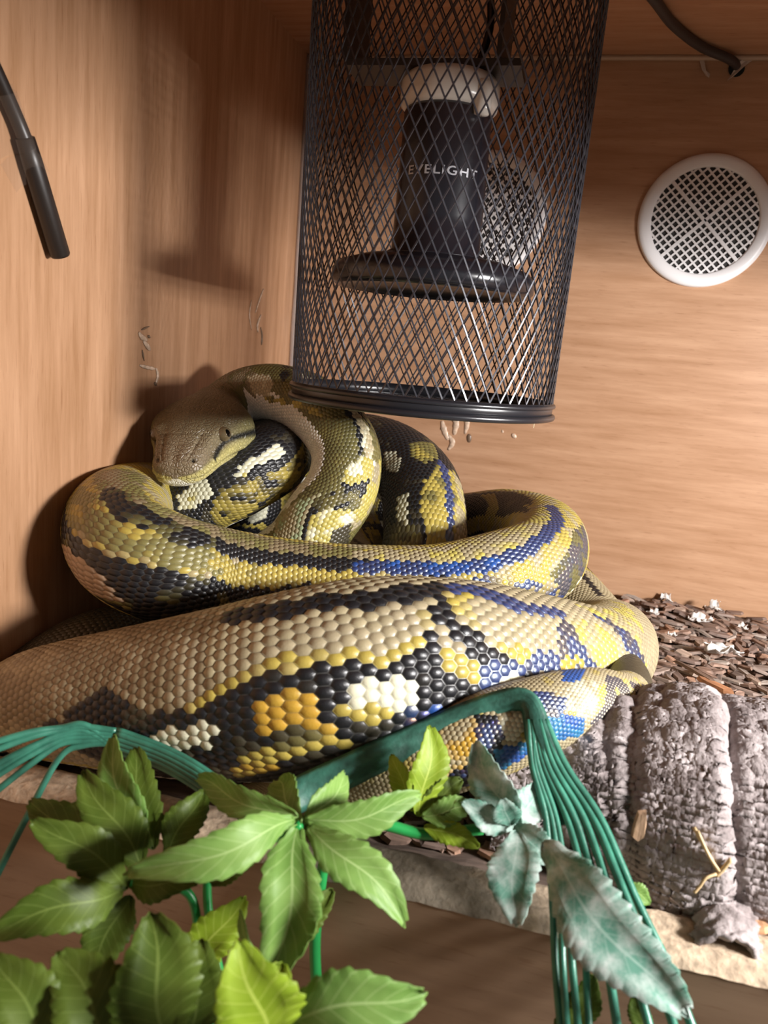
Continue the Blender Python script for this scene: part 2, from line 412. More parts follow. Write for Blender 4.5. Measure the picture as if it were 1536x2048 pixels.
paint('A', [(1046,1348),(1060,1308),(1106,1300),(1120,1244),(1138,1242),(1156,1280),(1174,1300),(1188,1338),(1130,1350)], CSL, CN, .5)
paint('A', [(1108,1334),(1128,1316),(1152,1312),(1164,1332),(1130,1345)], CG, CY, .5)
paint('A', [(1140,1236),(1180,1240),(1230,1275),(1245,1330),(1200,1345),(1176,1305),(1158,1276)], CY2, CT, .4)
stroke('A', [(1196,1228),(1232,1245),(1256,1272),(1270,1310),(1282,1345)], 3.0, CSL, CN, .4)
stroke('A', [(900,1172),(960,1186),(1040,1208),(1120,1222)], 2.0, CN)
paint('A', [(498,1425),(540,1380),(592,1368),(628,1404),(644,1450),(690,1486),(605,1510),(545,1535),(468,1555),(462,1535),(520,1480)], CG, CY, .5)
paint('A', [(556,1440),(600,1436),(622,1478),(566,1512),(535,1480)], CK, CO, .4)
paint('A', [(696,1402),(720,1362),(770,1342),(812,1352),(818,1388),(778,1434),(715,1436)], CW)
stroke('A', [(694,1410),(712,1440),(768,1438)], 1.3, CY)
paint('A', [(292,1476),(350,1446),(420,1440),(438,1464),(406,1502),(340,1514),(300,1502)], CW*.8)
paint('A', [(1140,1200),(1210,1185),(1270,1215),(1300,1300),(1290,1345),(1262,1270),(1220,1235)], CT, CY2, .5)
paint('A', [(780,1425),(860,1405),(890,1425),(800,1470),(770,1460)], CI, CB, .4)
k_ = (ck > krow('A1')) & (ck < krow('T0')) & (ath < 130); cell[k_] = CK
# ===== T: thinner length lying in front on the cork
base('T', 'T0', 'tip', 0, 150, CT, CY, .12)
paint('T', [(850,1450),(960,1430),(950,1500),(960,1530),(880,1575),(850,1590),(830,1520)], CT, CG, .45)
paint('T', [(955,1425),(988,1438),(1002,1478),(1008,1520),(955,1540),(948,1490)], CN, CB, .4)
paint('T', [(985,1505),(1062,1478),(1066,1505),(1000,1545)], CI, CC, .4)
paint('T', [(900,1540),(960,1525),(970,1560),(890,1590)], CB, CN, .3)
paint('T', [(1004,1432),(1058,1414),(1064,1470),(1010,1482)], CW*.8, CY, .3)
paint('T', [(1060,1388),(1102,1384),(1134,1400),(1126,1432),(1090,1444),(1066,1440)], CN, CSL, .3)
paint('T', [(1134,1372),(1170,1354),(1205,1375),(1202,1412),(1160,1448),(1130,1428)], CW*.6, CT, .4)
paint('T', [(1128,1425),(1150,1420),(1165,1446),(1130,1446)], CY)
paint('T', [(1192,1372),(1212,1372),(1208,1410),(1194,1412)], CY2)
paint('T', [(1066,1440),(1125,1428),(1165,1440),(1165,1470),(1066,1490)], CI, CC, .5)
paint('T', [(1120,1335),(1165,1335),(1155,1364),(1122,1364)], CI)
paint('T', [(1208,1350),(1320,1350),(1320,1430),(1175,1455),(1210,1405)], CSL)
stroke('T', [(1232,1378),(1234,1412)], 1.4, CY2); stroke('T', [(1252,1360),(1264,1385),(1262,1415)], 2.4, CY2, CT, .3); stroke('T', [(1268,1354),(1284,1378),(1284,1400)], 1.6, CY2)
# ===== B: upper ring
base('B', 'B0', 'B1', 0, vis_side, CY, CT, .40)
paint('B', [(300,950),(480,1045),(720,1095),(720,1135),(560,1115),(430,1085),(300,1042),(220,1000),(180,930)], COL_*1.5, CBR, .45)
paint('B', [(120,940),(215,995),(300,1050),(430,1100),(480,1140),(420,1150),(300,1120),(190,1080),(110,1040)], COL_*1.7, CY, .25)
paint('B', [(700,1098),(1000,1058),(1095,1020),(1110,1050),(1000,1118),(840,1128),(700,1120)], CT, CY2, .35)
paint('B', [(110,1000),(170,1090),(300,1130),(400,1150),(480,1178),(560,1180),(620,1175),(600,1210),(330,1260),(150,1270),(110,1200)], CB, CO, .16)
paint('B', [(400,1120),(480,1175),(560,1185),(640,1175),(760,1170),(700,1130),(560,1118)], CY, CO, .12)
stroke('B', [(470,1180),(540,1190),(590,1180),(618,1172)], 1.6, CB)
paint('B', [(108,1085),(150,1108),(192,1150),(228,1198),(182,1204),(130,1150)], CPK)
stroke('B', [(215,985),(255,1025),(330,1058),(450,1090),(600,1119),(760,1131),(880,1139)], 2.6, CB)
stroke('B', [(760,1131),(900,1139),(1000,1125),(1060,1098),(1100,1062),(1118,1030),(1100,1005)], 2.8, CN)
stroke('B', [(720,1129),(800,1135),(900,1139),(985,1128)], 2.4, CI, CN, .5)
stroke('B', [(230,985),(300,1040),(420,1082)], 3.4, CB, COL_, .3)
paint('B', [(900,1165),(960,1150),(1060,1160),(1130,1180),(1140,1200),(1000,1200)], CN, CY, .45)
paint('B', [(1095,1150),(1130,1110),(1150,1060),(1172,1040),(1185,1110),(1178,1200),(1120,1200)], CSL, COL_, .45)
paint('B', [(1143,1192),(1164,1162),(1175,1168),(1156,1200)], CW)
paint('B', [(900,985),(960,978),(1035,978),(1060,996),(1046,1018),(1000,1032),(930,1040)], CB, CK, .15)
paint('B', [(966,988),(990,986),(1000,1010),(985,1032),(968,1036),(976,1015)], CY*.9)
paint('B', [(1035,1005),(1080,1010),(1085,1040),(1020,1052)], CY2, CT, .3)
# ===== C: inner coil standing behind
base('C', 'C0', 'C1', 0, 150, CB, CK, .2)
paint('C', [(845,960),(880,935),(912,940),(935,1000),(935,1095),(850,1095),(842,1060),(835,1010)], CY, CO, .35)
paint('C', [(908,945),(940,960),(945,1095),(910,1095)], CT, CY2, .35)
stroke('C', [(880,920),(900,970),(904,1030),(896,1090)], 1.8, CN)
paint('C', [(820,890),(865,880),(880,910),(850,930),(825,915)], CO, CY, .3)
paint('C', [(766,905),(785,900),(802,930),(790,948),(772,940)], CW*.7, CT, .3)
paint('C', [(788,992),(812,990),(815,1055),(788,1062)], CW*.75)
paint('C', [(735,1060),(840,1050),(840,1100),(735,1100)], CK, CO, .4)
# ===== E: length under the head
base('E', 'E0', 'E1', 0, 150, CB, CK, .12)
paint('E', [(440,985),(520,960),(580,925),(600,870),(560,850),(620,870),(622,930),(590,985),(520,1040),(450,1075),(420,1060)], CY*.8, CB, .38)
paint('E', [(352,992),(408,957),(432,975),(428,990),(380,1020),(362,1012)], CW*.9, CY2, .15)
paint('E', [(478,940),(545,895),(565,885),(575,905),(520,935),(492,955),(480,952)], CW*.9, CY2, .15)
# ===== D: neck
base('D', 'neck', 'E0', 0, 85, COL_, CO, .4)
base('D', 'neck', 'E0', 85, 181, CBE)
paint('D', [(380,760),(500,735),(520,760),(510,800),(400,800)], CBR, COL_, .3)
paint('D', [(560,728),(610,738),(600,765),(560,762)], CB, COL_, .4)
paint('D', [(600,745),(660,780),(640,800),(600,780)], CT, CW, .3)
paint('D', [(495,752),(530,745),(548,770),(535,798),(505,790)], CT2*1.3, CW, .25)
stroke('D', [(640,790),(690,810),(725,850),(740,905)], 3.2, CT*1.2, CW, .3)
stroke('D', [(660,795),(712,840),(722,905)], 1.2, CB)
stroke('D', [(600,760),(680,785),(735,840),(760,900)], 1.2, COL_, CB, .5)
stroke('D', [(530,800),(580,808),(640,832)], 1.4, CY, COL_, .4)
paint('D', [(690,935),(720,915),(752,930),(740,960),(700,985),(680,975)], CY2, CW, .4)
paint('D', [(745,930),(768,920),(762,980),(730,1040),(700,1070),(705,1035),(730,985)], CY2, CT, .4)
paint('D', [(620,1000),(690,970),(735,965),(725,1000),(660,1030),(610,1035)], CB, CO, .4)
paint('D', [(608,1045),(660,1022),(712,1020),(700,1060),(650,1092),(605,1092)], CY2, CW, .35)
stroke('D', [(612,1022),(602,1050),(598,1090)], 2.0, CB)
paint('D', [(545,1030),(600,1000),(640,990),(612,1025),(598,1090),(540,1090)], CT*1.1, np.array((.35,.42,.24)), .4)
paint('D', [(665,1062),(700,1052),(700,1095),(660,1095)], CK)
# ---- head, lofted as the front end of the same skin
HL = np.linalg.norm(SN - HB)
HU = nz(UP - HF*UP.dot(HF)); HW = np.cross(HU, HF)      # HW: the snake's left
hu = nz(HU*math.cos(.10) - HW*math.sin(.10)); HW = np.cross(hu, HF); HU = hu
hst = np.array([   # t, half width, top, bottom
 (-.10,.0175,.0180,.0180),(.0,.0188,.0185,.0180),(.10,.0245,.0198,.0175),(.22,.0298,.0208,.0172),(.34,.0318,.0208,.0168),(.46,.0290,.0200,.0158),
 (.58,.0238,.0184,.0142),(.70,.0196,.0158,.0128),(.82,.0172,.0132,.0112),(.91,.0150,.0110,.0098),(.965,.0118,.0084,.0078),(.99,.0075,.0052,.0050),(1.0,.0015,.001,.001)])
HN, HA = 130, 144
tt = np.concatenate([np.linspace(-.10, .9, 90, endpoint=False), .9 + .1*np.sin(np.linspace(0, math.pi/2, 40))])
def cint(x, c): 
    return np.interp(x, np.linspace(-.10, 1, 400), np.convolve(np.pad(np.interp(np.linspace(-.10, 1, 400), hst[:, 0], hst[:, c]), 8, mode='edge'), np.ones(17)/17, 'valid'))
def hwid(x, c):
    a = np.interp(x, hst[:, 0], hst[:, c]); b_ = cint(x, c); k = np.clip((x-.86)/.06, 0, 1); return b_*(1-k) + a*k
T_, A_ = np.meshgrid(tt, np.linspace(0, 2*math.pi, HA, endpoint=False), indexing='ij')
W_, To_, Bo_ = hwid(T_, 1), hwid(T_, 2), hwid(T_, 3)
ca, sa = np.cos(A_), np.sin(A_)                          # angle 0 = top, + = snake's left
e = 2/2.5
yy = np.sign(sa)*np.abs(sa)**e; zz_ = np.sign(ca)*np.abs(ca)**e
zc = np.where(zz_ > 0, zz_*To_, zz_*Bo_); yc = yy*W_
deg = np.degrees((A_ + math.pi) % (2*math.pi) - math.pi); ad = np.abs(deg)
g = lambda t0, st, a0, sa_: np.exp(-((T_-t0)/st)**2 - ((ad-a0)/sa_)**2)
dis = .0026*g(.60, .065, 54, 15) + .0012*g(.74, .14, 50, 12) - .0016*g(.72, .10, 72, 9)         # brow, canthus, hollow before the eye
dis += .0022*g(.72, .26, 94, 9) - .0008*np.exp(-(ad/7)**2)*np.clip((T_-.78)/.1, 0, 1)           # upper lip, groove between the nose plates
mouth = 103 + 8*np.clip((.75-T_)/.5, 0, 1)
mline = np.exp(-((ad-mouth)/2.4)**2)*np.clip((T_-.22)/.06, 0, 1)*np.clip((.985-T_)/.01, 0, 1)
dis -= .0017*mline
dis += .0012*g(.80, .25, 116, 9)
dis += .0022*g(.33, .16, 88, 26) - .0010*np.exp(-((ad-20)/18)**2)*np.exp(-((T_-.35)/.2)**2)     # jaw muscle swelling
dis -= .0030*g(.925, .012, 48, 6)                                                              # nostrils
for tp in (.76, .82, .88, .94): dis -= .0020*g(tp, .012, 92, 4.0)                                    # heat pits
for tl, am in ((.70, 46), (.80, 50), (.89, 58)): dis -= .0008*np.exp(-((T_-tl-.02*np.cos(A_*3))/.007)**2)*(ad < am)            # seams between the plates of the snout
dis -= .0008*np.exp(-((ad-30)/3.)**2)*(T_ > .70)*(T_ < .95)
fine = np.array([noise.noise((a*190, b*26, 0)) for a, b in zip(T_.ravel(), A_.ravel())]).reshape(T_.shape)
dis += .00010*fine
nl = np.stack([ca, sa], -1)
HP = HB + HF*(T_*HL)[..., None] + HW*(yc + dis*sa)[..., None] + HU*(zc + dis*ca)[..., None]
# droop of the snout
HP = HP - HU*(.0022*np.clip((T_-.6)/.4, 0, 1)**2)[..., None]
hcol = np.tile(np.array((.185, .148, .082)), (HN, HA, 1))
def mixc(mask, c): 
    global hcol
    m_ = np.clip(mask, 0, 1)[..., None]; hcol = hcol*(1-m_) + np.array(c)*m_
mixc(.5*np.clip(fine, 0, 1), (.085, .068, .034))
mixc(np.clip((T_-.62)/.25, 0, 1)*(ad < 80)*.7, (.22, .165, .105))
mixc(np.clip((ad-82)/8, 0, 1), (.46, .40, .15))
mixc(.8*np.clip((ad-58)/12, 0, 1)*np.clip((.62-T_)/.2, 0, 1), (.27, .24, .10))
stripe = np.exp(-((ad-(76+16*np.clip((.60-T_)/.35, 0, 1)))/5.0)**4)*(T_ < .62)*np.clip((T_-.05)/.1, 0, 1)
mixc(stripe, (.012, .012, .010))
st2 = np.exp(-((ad-(75+13*np.clip((T_-.60)/.2, 0, 1)))/4.5)**4)*(T_ > .58)*(T_ < .80)
mixc(st2, (.015, .014, .012))
mixc(np.clip((ad-112)/8, 0, 1), (.62, .56, .30))
mixc(np.clip((ad-130)/12, 0, 1), (.80, .77, .66))
mixc(np.exp(-(ad/2.2)**2)*(T_ < .75)*.25, (.05, .045, .03))
mixc(mline*.9, (.03, .022, .015))
mixc(g(.925, .012, 48, 6)*1.2, (.01, .008, .006))
hb0 = len(VV)
VV = np.vstack([VV, HP.reshape(-1, 3)])
hq = np.array([(i*HA+j, i*HA+(j+1) % HA, (i+1)*HA+(j+1) % HA, (i+1)*HA+j) for i in range(HN-1) for j in range(HA)]) + hb0
hcap = list(hb0 + (HN-1)*HA + np.arange(HA))

# ---- one mesh
nq = quads.shape[0]*6; ntr = nq
loops = np.concatenate([quads.reshape(-1), tris.reshape(-1), hq.reshape(-1), np.array(hcap)])
lt = np.concatenate([np.full(nq, 4), np.full(ntr, 3), np.full(len(hq), 4), [HA]])
ls = np.concatenate([[0], np.cumsum(lt)[:-1]])
me = bpy.data.meshes.new('body')
me.vertices.add(len(VV)); me.vertices.foreach_set('co', VV.reshape(-1).astype(np.float32))
me.loops.add(len(loops)); me.loops.foreach_set('vertex_index', loops.astype(np.int32))
me.polygons.add(len(lt)); me.polygons.foreach_set('loop_start', ls.astype(np.int32)); me.polygons.foreach_set('loop_total', lt.astype(np.int32))
me.polygons.foreach_set('use_smooth', np.ones(len(lt), bool))
me.update(calc_edges=True); me.validate()
var = RNG.uniform(.90, 1.09, (nc, 1)); cellv = np.clip(cell*var, 0, 1)
groove = cellv*.62 + np.array((.050, .048, .042))  # dark scales get pale grooves, painting in the light their edges catch
qc = np.repeat(cellv[:, None, None, :], 6, 1).repeat(4, 2); qc[:, :, 0:2] = groove[:, None, None, :]
tc_ = np.repeat(cellv[:, None, None, :], 6, 1).repeat(3, 2)
hflat = hcol.reshape(-1, 3)
lc = np.vstack([qc.reshape(-1, 3), tc_.reshape(-1, 3), hflat[(hq-hb0).reshape(-1)], np.tile(hflat[-1], (HA, 1))])
at = me.color_attributes.new('Col', 'FLOAT_COLOR', 'CORNER')
film = (cell[:, 2] > cell[:, 0]*1.6)*np.clip(1 - cell.max(1)/.2, 0, 1)
fa = np.concatenate([np.repeat(film, 24), np.repeat(film, 18), np.zeros(hq.size + HA)])
at.data.foreach_set('color', np.concatenate([lc, fa[:, None]], 1).reshape(-1).astype(np.float32))
m, N, L, b = mat_new('python_skin')
vc = N.new('ShaderNodeVertexColor'); vc.layer_name = 'Col'; L.new(vc.outputs['Color'], b.inputs['Base Color'])
b.inputs['Roughness'].default_value = .40; b.inputs['Specular IOR Level'].default_value = .55
b.inputs['Thin Film IOR'].default_value = 1.85
fm = N.new('ShaderNodeMath'); fm.operation = 'MULTIPLY'; fm.inputs[1].default_value = 182; L.new(vc.outputs['Alpha'], fm.inputs[0]); L.new(fm.outputs[0], b.inputs['Thin Film Thickness'])
tcn = N.new('ShaderNodeTexCoord'); nn = N.new('ShaderNodeTexNoise'); nn.inputs['Scale'].default_value = 900; nn.inputs['Detail'].default_value = 3
L.new(tcn.outputs['Object'], nn.inputs['Vector'])
bp = N.new('ShaderNodeBump'); bp.inputs['Strength'].default_value = .25; bp.inputs['Distance'].default_value = .0004
L.new(nn.outputs['Fac'], bp.inputs['Height']); L.new(bp.outputs['Normal'], b.inputs['Normal'])
SKIN = m
m, N, L, b = mat_new('python_head_skin'); vc = N.new('ShaderNodeVertexColor'); vc.layer_name = 'Col'; L.new(vc.outputs['Color'], b.inputs['Base Color'])
b.inputs['Roughness'].default_value = .42; b.inputs['Specular IOR Level'].default_value = .5
tcn = N.new('ShaderNodeTexCoord'); vo = N.new('ShaderNodeTexVoronoi'); vo.feature = 'DISTANCE_TO_EDGE'; vo.inputs['Scale'].default_value = 430; L.new(tcn.outputs['Object'], vo.inputs['Vector'])
rv = N.new('ShaderNodeValToRGB'); rv.color_ramp.elements[1].position = .16; L.new(vo.outputs['Distance'], rv.inputs['Fac'])
bp = N.new('ShaderNodeBump'); bp.inputs['Strength'].default_value = .8; bp.inputs['Distance'].default_value = .0005; L.new(rv.outputs['Color'], bp.inputs['Height']); L.new(bp.outputs['Normal'], b.inputs['Normal'])
me.materials.append(SKIN); me.materials.append(m)
me.polygons.foreach_set('material_index', np.concatenate([np.zeros(nq+ntr, np.int32), np.ones(len(hq)+1, np.int32)]))
snake = empty('python', tuple(RC)); tag(snake, 'large patterned python coiled on itself with its head resting on top', 'snake')
body = link('body', me, SKIN); reparent(body, snake)
# eyes
EYE = simple('eye_amber', (.115, .085, .045), .06, spec=.8); PUP = simple('pupil_black', (.002, .002, .002), .05, spec=.8)
i_e = int(np.argmin(np.abs(tt-.61)))
for sgn in (1, -1):
    j_e = int(round(63/360*HA)) if sgn > 0 else HA - int(round(63/360*HA))
    pe = HP[i_e, j_e]; ne = nz(HW*sgn*math.sin(math.radians(66)) + HU*math.cos(math.radians(66)) + HF*.50)
    bm = bmesh.new(); bmesh.ops.create_uvsphere(bm, u_segments=24, v_segments=16, radius=.0046)
    me2 = bpy.data.meshes.new('eye'); bm.to_mesh(me2); bm.free()
    eo = link('eye', me2, EYE, None, True); dep_ = .0012 if sgn > 0 else .0026; eo.location = tuple(pe - ne*dep_)
    eo.parent = snake; eo.matrix_parent_inverse = Matrix.Translation(-Vector(snake.location))
    # slit pupil: a lens-shaped sliver on the ball
    vdir = nz(HU - ne*HU.dot(ne)); hdir = np.cross(vdir, ne); pv = []; nu = 12
    for a in range(nu+1):
        v = -1 + 2*a/nu; wv = .30*math.sqrt(max(0, 1-v*v))
        for s_ in (-1, 0, 1):
            q = nz(ne + vdir*v*.62 + hdir*wv*s_); pv.append(pe - ne*dep_ + q*.00472)
    pf = [(a*3+c, a*3+c+1, (a+1)*3+c+1, (a+1)*3+c) for a in range(nu) for c in range(2)]
    po = mesh('pupil', pv, pf, PUP, None, True)
    po.parent = eo; po.matrix_parent_inverse = Matrix.Translation(-Vector(eo.location))
# ------------------------------------------------------------------ mesh guard hanging from the ceiling
CX, CY = .1769, -.25
BLK = simple('black_powder_coat', (.016, .016, .020), .30, spec=.6)
WIREM = simple('dusty_black_wire', (.045, .045, .055), .32, metal=.35, spec=.7)
guard = empty('lamp_guard', (CX, CY, CEIL)); tag(guard, 'cylindrical black expanded-metal mesh guard hanging from the ceiling around the lamp', 'lamp guard')
Z0 = .168; RB, RT = .0750, .0772
def crad(z): return RB + (RT-RB)*(z-Z0)/(CEIL-Z0)
NW = 76; HZ = .0061; rows = int((CEIL-.004-(Z0+.008))/HZ)
V = []; Fc = []
def strand(p0, p1, wo, wi, nrm):
    t = nz(p1-p0); s_ = np.cross(t, nrm); n = len(V)
    for p in (p0, p1):
        for a, b_ in ((-1, -1), (1, -1), (1, 1), (-1, 1)):
            V.append(p + s_*a*wo + nrm*b_*wi)
    for a in range(4): Fc.append((n+a, n+(a+1) % 4, n+4+(a+1) % 4, n+4+a))
def cyl(a, z, r=None): r = r or crad(z); return np.array((CX + r*math.cos(a), CY + r*math.sin(a), z))
for i in range(rows):
    z = Z0 + .008 + i*HZ
    for j in range(NW):
        for dr in (-1, 1):
            a0 = 2*math.pi*(j + .5*(i % 2))/NW; a1 = a0 + dr*math.pi/NW
            am = .5*(a0+a1); nrm = np.array((math.cos(am), math.sin(am), 0))
            nrm = nz(nrm + np.array((0, 0, .55)))       # strands of expanded metal lie tilted
            strand(cyl(a0, z), cyl(a1, z + HZ), .00042, .00030, nrm)
reparent(mesh('wire_mesh', V, Fc, WIREM), guard)
b = MB()
for rr, zz0 in ((.0018, Z0), (.0013, Z0 + .0062)):
    b.tube([cyl(2*math.pi*k/96, zz0, crad(zz0) + .0006) for k in range(97)], rr, 8, False)
b.lathe([(RB+.0002, Z0), (RB+.0006, Z0+.008), (RB-.0006, Z0+.008), (RB-.001, Z0)], 96, (CX, CY, 0), True)
reparent(b.build('bottom_rim', BLK, None, True), guard)
# mesh floor of the guard
V = []; Fc = []
cell_ = .0095; n_ = 18
for i in range(-n_, n_):
    for j in range(-n_, n_):
        for dx in (-1, 1):
            p0 = np.array((CX + (i + .5*(j % 2))*.0061, CY + j*.0055, Z0+.0015)); p1 = p0 + np.array((dx*.00305, .0055, 0))
            if max(math.hypot(*(p0-[CX, CY, 0])[:2]), math.hypot(*(p1-[CX, CY, 0])[:2])) < RB: strand(p0, p1, .0004, .0003, UP)
reparent(mesh('floor_mesh', V, Fc, WIREM), guard)
b = MB(); b.lathe([(RB-.010, Z0+.0005), (RB, Z0+.0005), (RB, Z0+.0022), (RB-.010, Z0+.0022)], 72, (CX, CY, 0), True)
reparent(b.build('floor_ring', BLK), guard)
b = MB(); b.lathe([(RT-.002, CEIL-.012), (RT+.001, CEIL-.012), (RT+.001, CEIL), (RT-.002, CEIL)], 72, (CX, CY, 0), True)
reparent(b.build('top_rim', BLK), guard)
# seam strip down the far right of the guard
b = MB(); a0 = math.radians(12)
for k in range(8):
    z_a = Z0 + .006 + (CEIL-Z0-.012)*k/8; z_b = Z0 + .006 + (CEIL-Z0-.012)*(k+1)/8
    c_ = [cyl(a0-.065, z_a, crad(z_a)-.0012), cyl(a0+.065, z_a, crad(z_a)-.0012), cyl(a0+.065, z_b, crad(z_b)-.0012), cyl(a0-.065, z_b, crad(z_b)-.0012)]
    c2 = [cyl(a0-.065, z_a, crad(z_a)-.002), cyl(a0+.065, z_a, crad(z_a)-.002), cyl(a0+.065, z_b, crad(z_b)-.002), cyl(a0-.065, z_b, crad(z_b)-.002)]
    b.add(c_ + c2, [(0,1,2,3),(7,6,5,4),(0,4,5,1),(1,5,6,2),(2,6,7,3),(3,7,4,0)])
reparent(b.build('seam_strip', BLK), guard)

# ------------------------------------------------------------------ lamp inside the guard
lamp = empty('heat_lamp', (CX, CY, CEIL)); tag(lamp, 'black heat lamp with white ceramic socket and wide flared disc inside the mesh guard', 'lamp')
CER = simple('white_ceramic', (.72, .68, .62), .22, spec=.6)
LBLK = simple('gloss_black_barrel', (.012, .012, .017), .22, spec=.9)
DRK = simple('dark_brown_metal', (.030, .022, .018), .45, spec=.4)
o3 = (CX, CY, 0)
b = MB(); b.lathe([(.0005, .3255), (.0240, .3255), (.0262, .3275), (.0268, .3320), (.0264, .3390), (.0240, .3425), (.0180, .3440), (.0005, .3440)], 56, o3)
reparent(b.build('socket', CER, None, True), lamp)
b = MB(); a_ = math.radians(-38); cx_, cy_ = CX + .026*math.cos(a_), CY + .026*math.sin(a_)
b.lathe([(.0004, .320), (.0038, .3205), (.0046, .324), (.0046, .334), (.0035, .337), (.0004, .3375)], 20, (cx_, cy_, 0))
reparent(b.build('socket_screw_boss', CER, None, True), lamp)
b = MB(); b.lathe([(.0005, .3258), (.0232, .3258), (.0238, .3240), (.0242, .300), (.0246, .270), (.0250, .2530), (.0290, .2505), (.0295, .2490), (.0005, .2485)], 64, o3)
reparent(b.build('barrel', LBLK, None, True), lamp)
b = MB(); b.lathe([(.0250, .2500), (.0420, .2480), (.0540, .2440), (.0572, .2400), (.0570, .2340), (.0545, .2315), (.0500, .2310), (.0485, .2330), (.0300, .2370), (.0005, .2375)], 72, o3)
reparent(b.build('flared_disc', LBLK, None, True), lamp)
b = MB()
b.box((CX-.040, CY-.016, .3440), (CX+.038, CY+.016, .3475))
bk = reparent(b.build('bracket_plate', DRK), lamp)
for x0, x1 in ((CX-.056, CX-.0535), (CX+.0255, CX+.028)):
    b = MB(); b.box((x0, CY-.020, .3475), (x1, CY+.020, CEIL)); 
    if x0 < CX: b.box((x0, CY-.016, .3440), (CX-.040, CY+.016, .3475))
    reparent(b.build('bracket_arm', DRK), lamp)
# lettering printed round the barrel
cu = bpy.data.curves.new('lettering', 'FONT'); cu.body = 'EVELIGHT'; cu.size = .0062; cu.align_x = 'CENTER'; cu.extrude = 0; cu.offset = .00012; cu.space_character = 1.15
to = bpy.data.objects.new('tmp_text', cu); COL.objects.link(to)
bpy.context.view_layer.update()
tm = bpy.data.meshes.new_from_object(to.evaluated_get(bpy.context.evaluated_depsgraph_get()))
bpy.data.objects.remove(to)
bm = bmesh.new(); bm.from_mesh(tm); bmesh.ops.subdivide_edges(bm, edges=bm.edges[:], cuts=2, use_grid_fill=True)
xs = [v.co.x for v in bm.verts]; wid = max(xs)-min(xs); mid = .5*(max(xs)+min(xs))
face = math.atan2(CAM[1]-CY, CAM[0]-CX)
for v in bm.verts:
    x, y = (v.co.x-mid)*.0405/wid, v.co.y*1.0
    a = face + x/.0247; v.co = (CX + .02475*math.cos(a), CY + .02475*math.sin(a), .2895 + y)
tm2 = bpy.data.meshes.new('lettering'); bm.to_mesh(tm2); bm.free()
reparent(link('lettering', tm2, simple('silver_print', (.55, .56, .60), .3, metal=.3)), lamp)
# cold bulb cable out of the bracket
b = MB(); b.tube(crom([(CX+.012, CY+.006, .3475), (CX+.016, CY+.012, .375), (CX+.010, CY+.018, .41), (CX+.012, CY+.02, CEIL)], 8), .0022, 8)
reparent(b.build('cable', LBLK, None, True), lamp)

# ------------------------------------------------------------------ round vents on the back wall
WPL = simple('white_plastic', (.88, .87, .88), .38, spec=.4)
HOLE = simple('dark_vent_hole', (.035, .033, .032), .8, bump=.5, bscale=1500)
def vent(px, py, label, rot):
    c = ony(px, py, 0); root = empty('round_vent', tuple(c)); tag(root, label, 'vent', )
    R0, R1 = .0512, .0408
    prof = [(R1, .0000), (R1, .0030), (R1+.0012, .0040), (R0-.004, .0043), (R0-.0012, .0036), (R0, .0018), (R0, 0.)]
    b = MB(); b.lathe(prof, 96, (0, 0, 0)); 
    fl = b.build('flange', WPL, root, True); fl.rotation_euler = (math.pi/2, 0, 0)
    b = MB(); n = 16; sp = 2*R1/n
    def bar(x, w, h0, h1, along):
        L_ = math.sqrt(max(0, (R1+.0004)**2 - x*x))
        if L_ < .002: return
        if along: b.box((x-w, -L_, h0), (x+w, L_, h1))
        else: b.box((-L_, x-w, h0), (L_, x+w, h1))
    for k in range(-n//2, n//2+1):
        x = k*sp
        bar(x, .00072 if k else .00130, .0012, .0026 if k else .0032, True); bar(x, .00072 if k else .00130, .00115, .00255 if k else .0032, False)
    gr = b.build('grille', WPL, root); gr.rotation_euler = (math.pi/2, rot, 0)
    b = MB(); b.lathe([(.0002, .0004), (R1, .0004), (R1, .0010), (.0002, .0010)], 64)  # dark disc stands for the unlit hole behind the grille
    sc_ = b.build('hole_backing', HOLE, root); sc_.rotation_euler = (math.pi/2, 0, 0)
    return root
vent(1408, 443, 'round white plastic grille vent on the back wall in plain view', math.radians(45))
vent(972, 428, 'round white plastic grille vent partly hidden behind the mesh lamp guard', math.radians(45))

# ------------------------------------------------------------------ sensor probe taped to the left wall
pr = empty('sensor_probe', tuple(onx(65, 330, 0))); tag(pr, 'dark cylindrical sensor probe on a cable taped to the left wall', 'sensor')
PBR = simple('dark_brown_rubber', (.018, .013, .011), .38, spec=.45)
A_p, B_p, C_p = onx(-20, 120, .0050), onx(66, 330, .0056), onx(121, 512, .0058)
b = MB(); dv = nz(C_p-B_p); b.tube([B_p-dv*.012, B_p-dv*.0115, B_p, C_p-dv*.001, C_p], [.0036, .0044, .0048, .0049, .0044], 24)
reparent(b.build('probe_sleeve', PBR, None, True), pr)
b = MB(); b.tube(crom([onx(-60, 60, .004), A_p, onx(30, 230, .0046), B_p-dv*.01], 8), .0034, 12)
reparent(b.build('cable', PBR, None, True), pr)
m, N, L, bs = mat_new('clear_tape'); bs.inputs['Base Color'].default_value = (.30, .24, .20, 1); bs.inputs['Roughness'].default_value = .12; bs.inputs['Alpha'].default_value = .09
TAPE = m
b = MB()
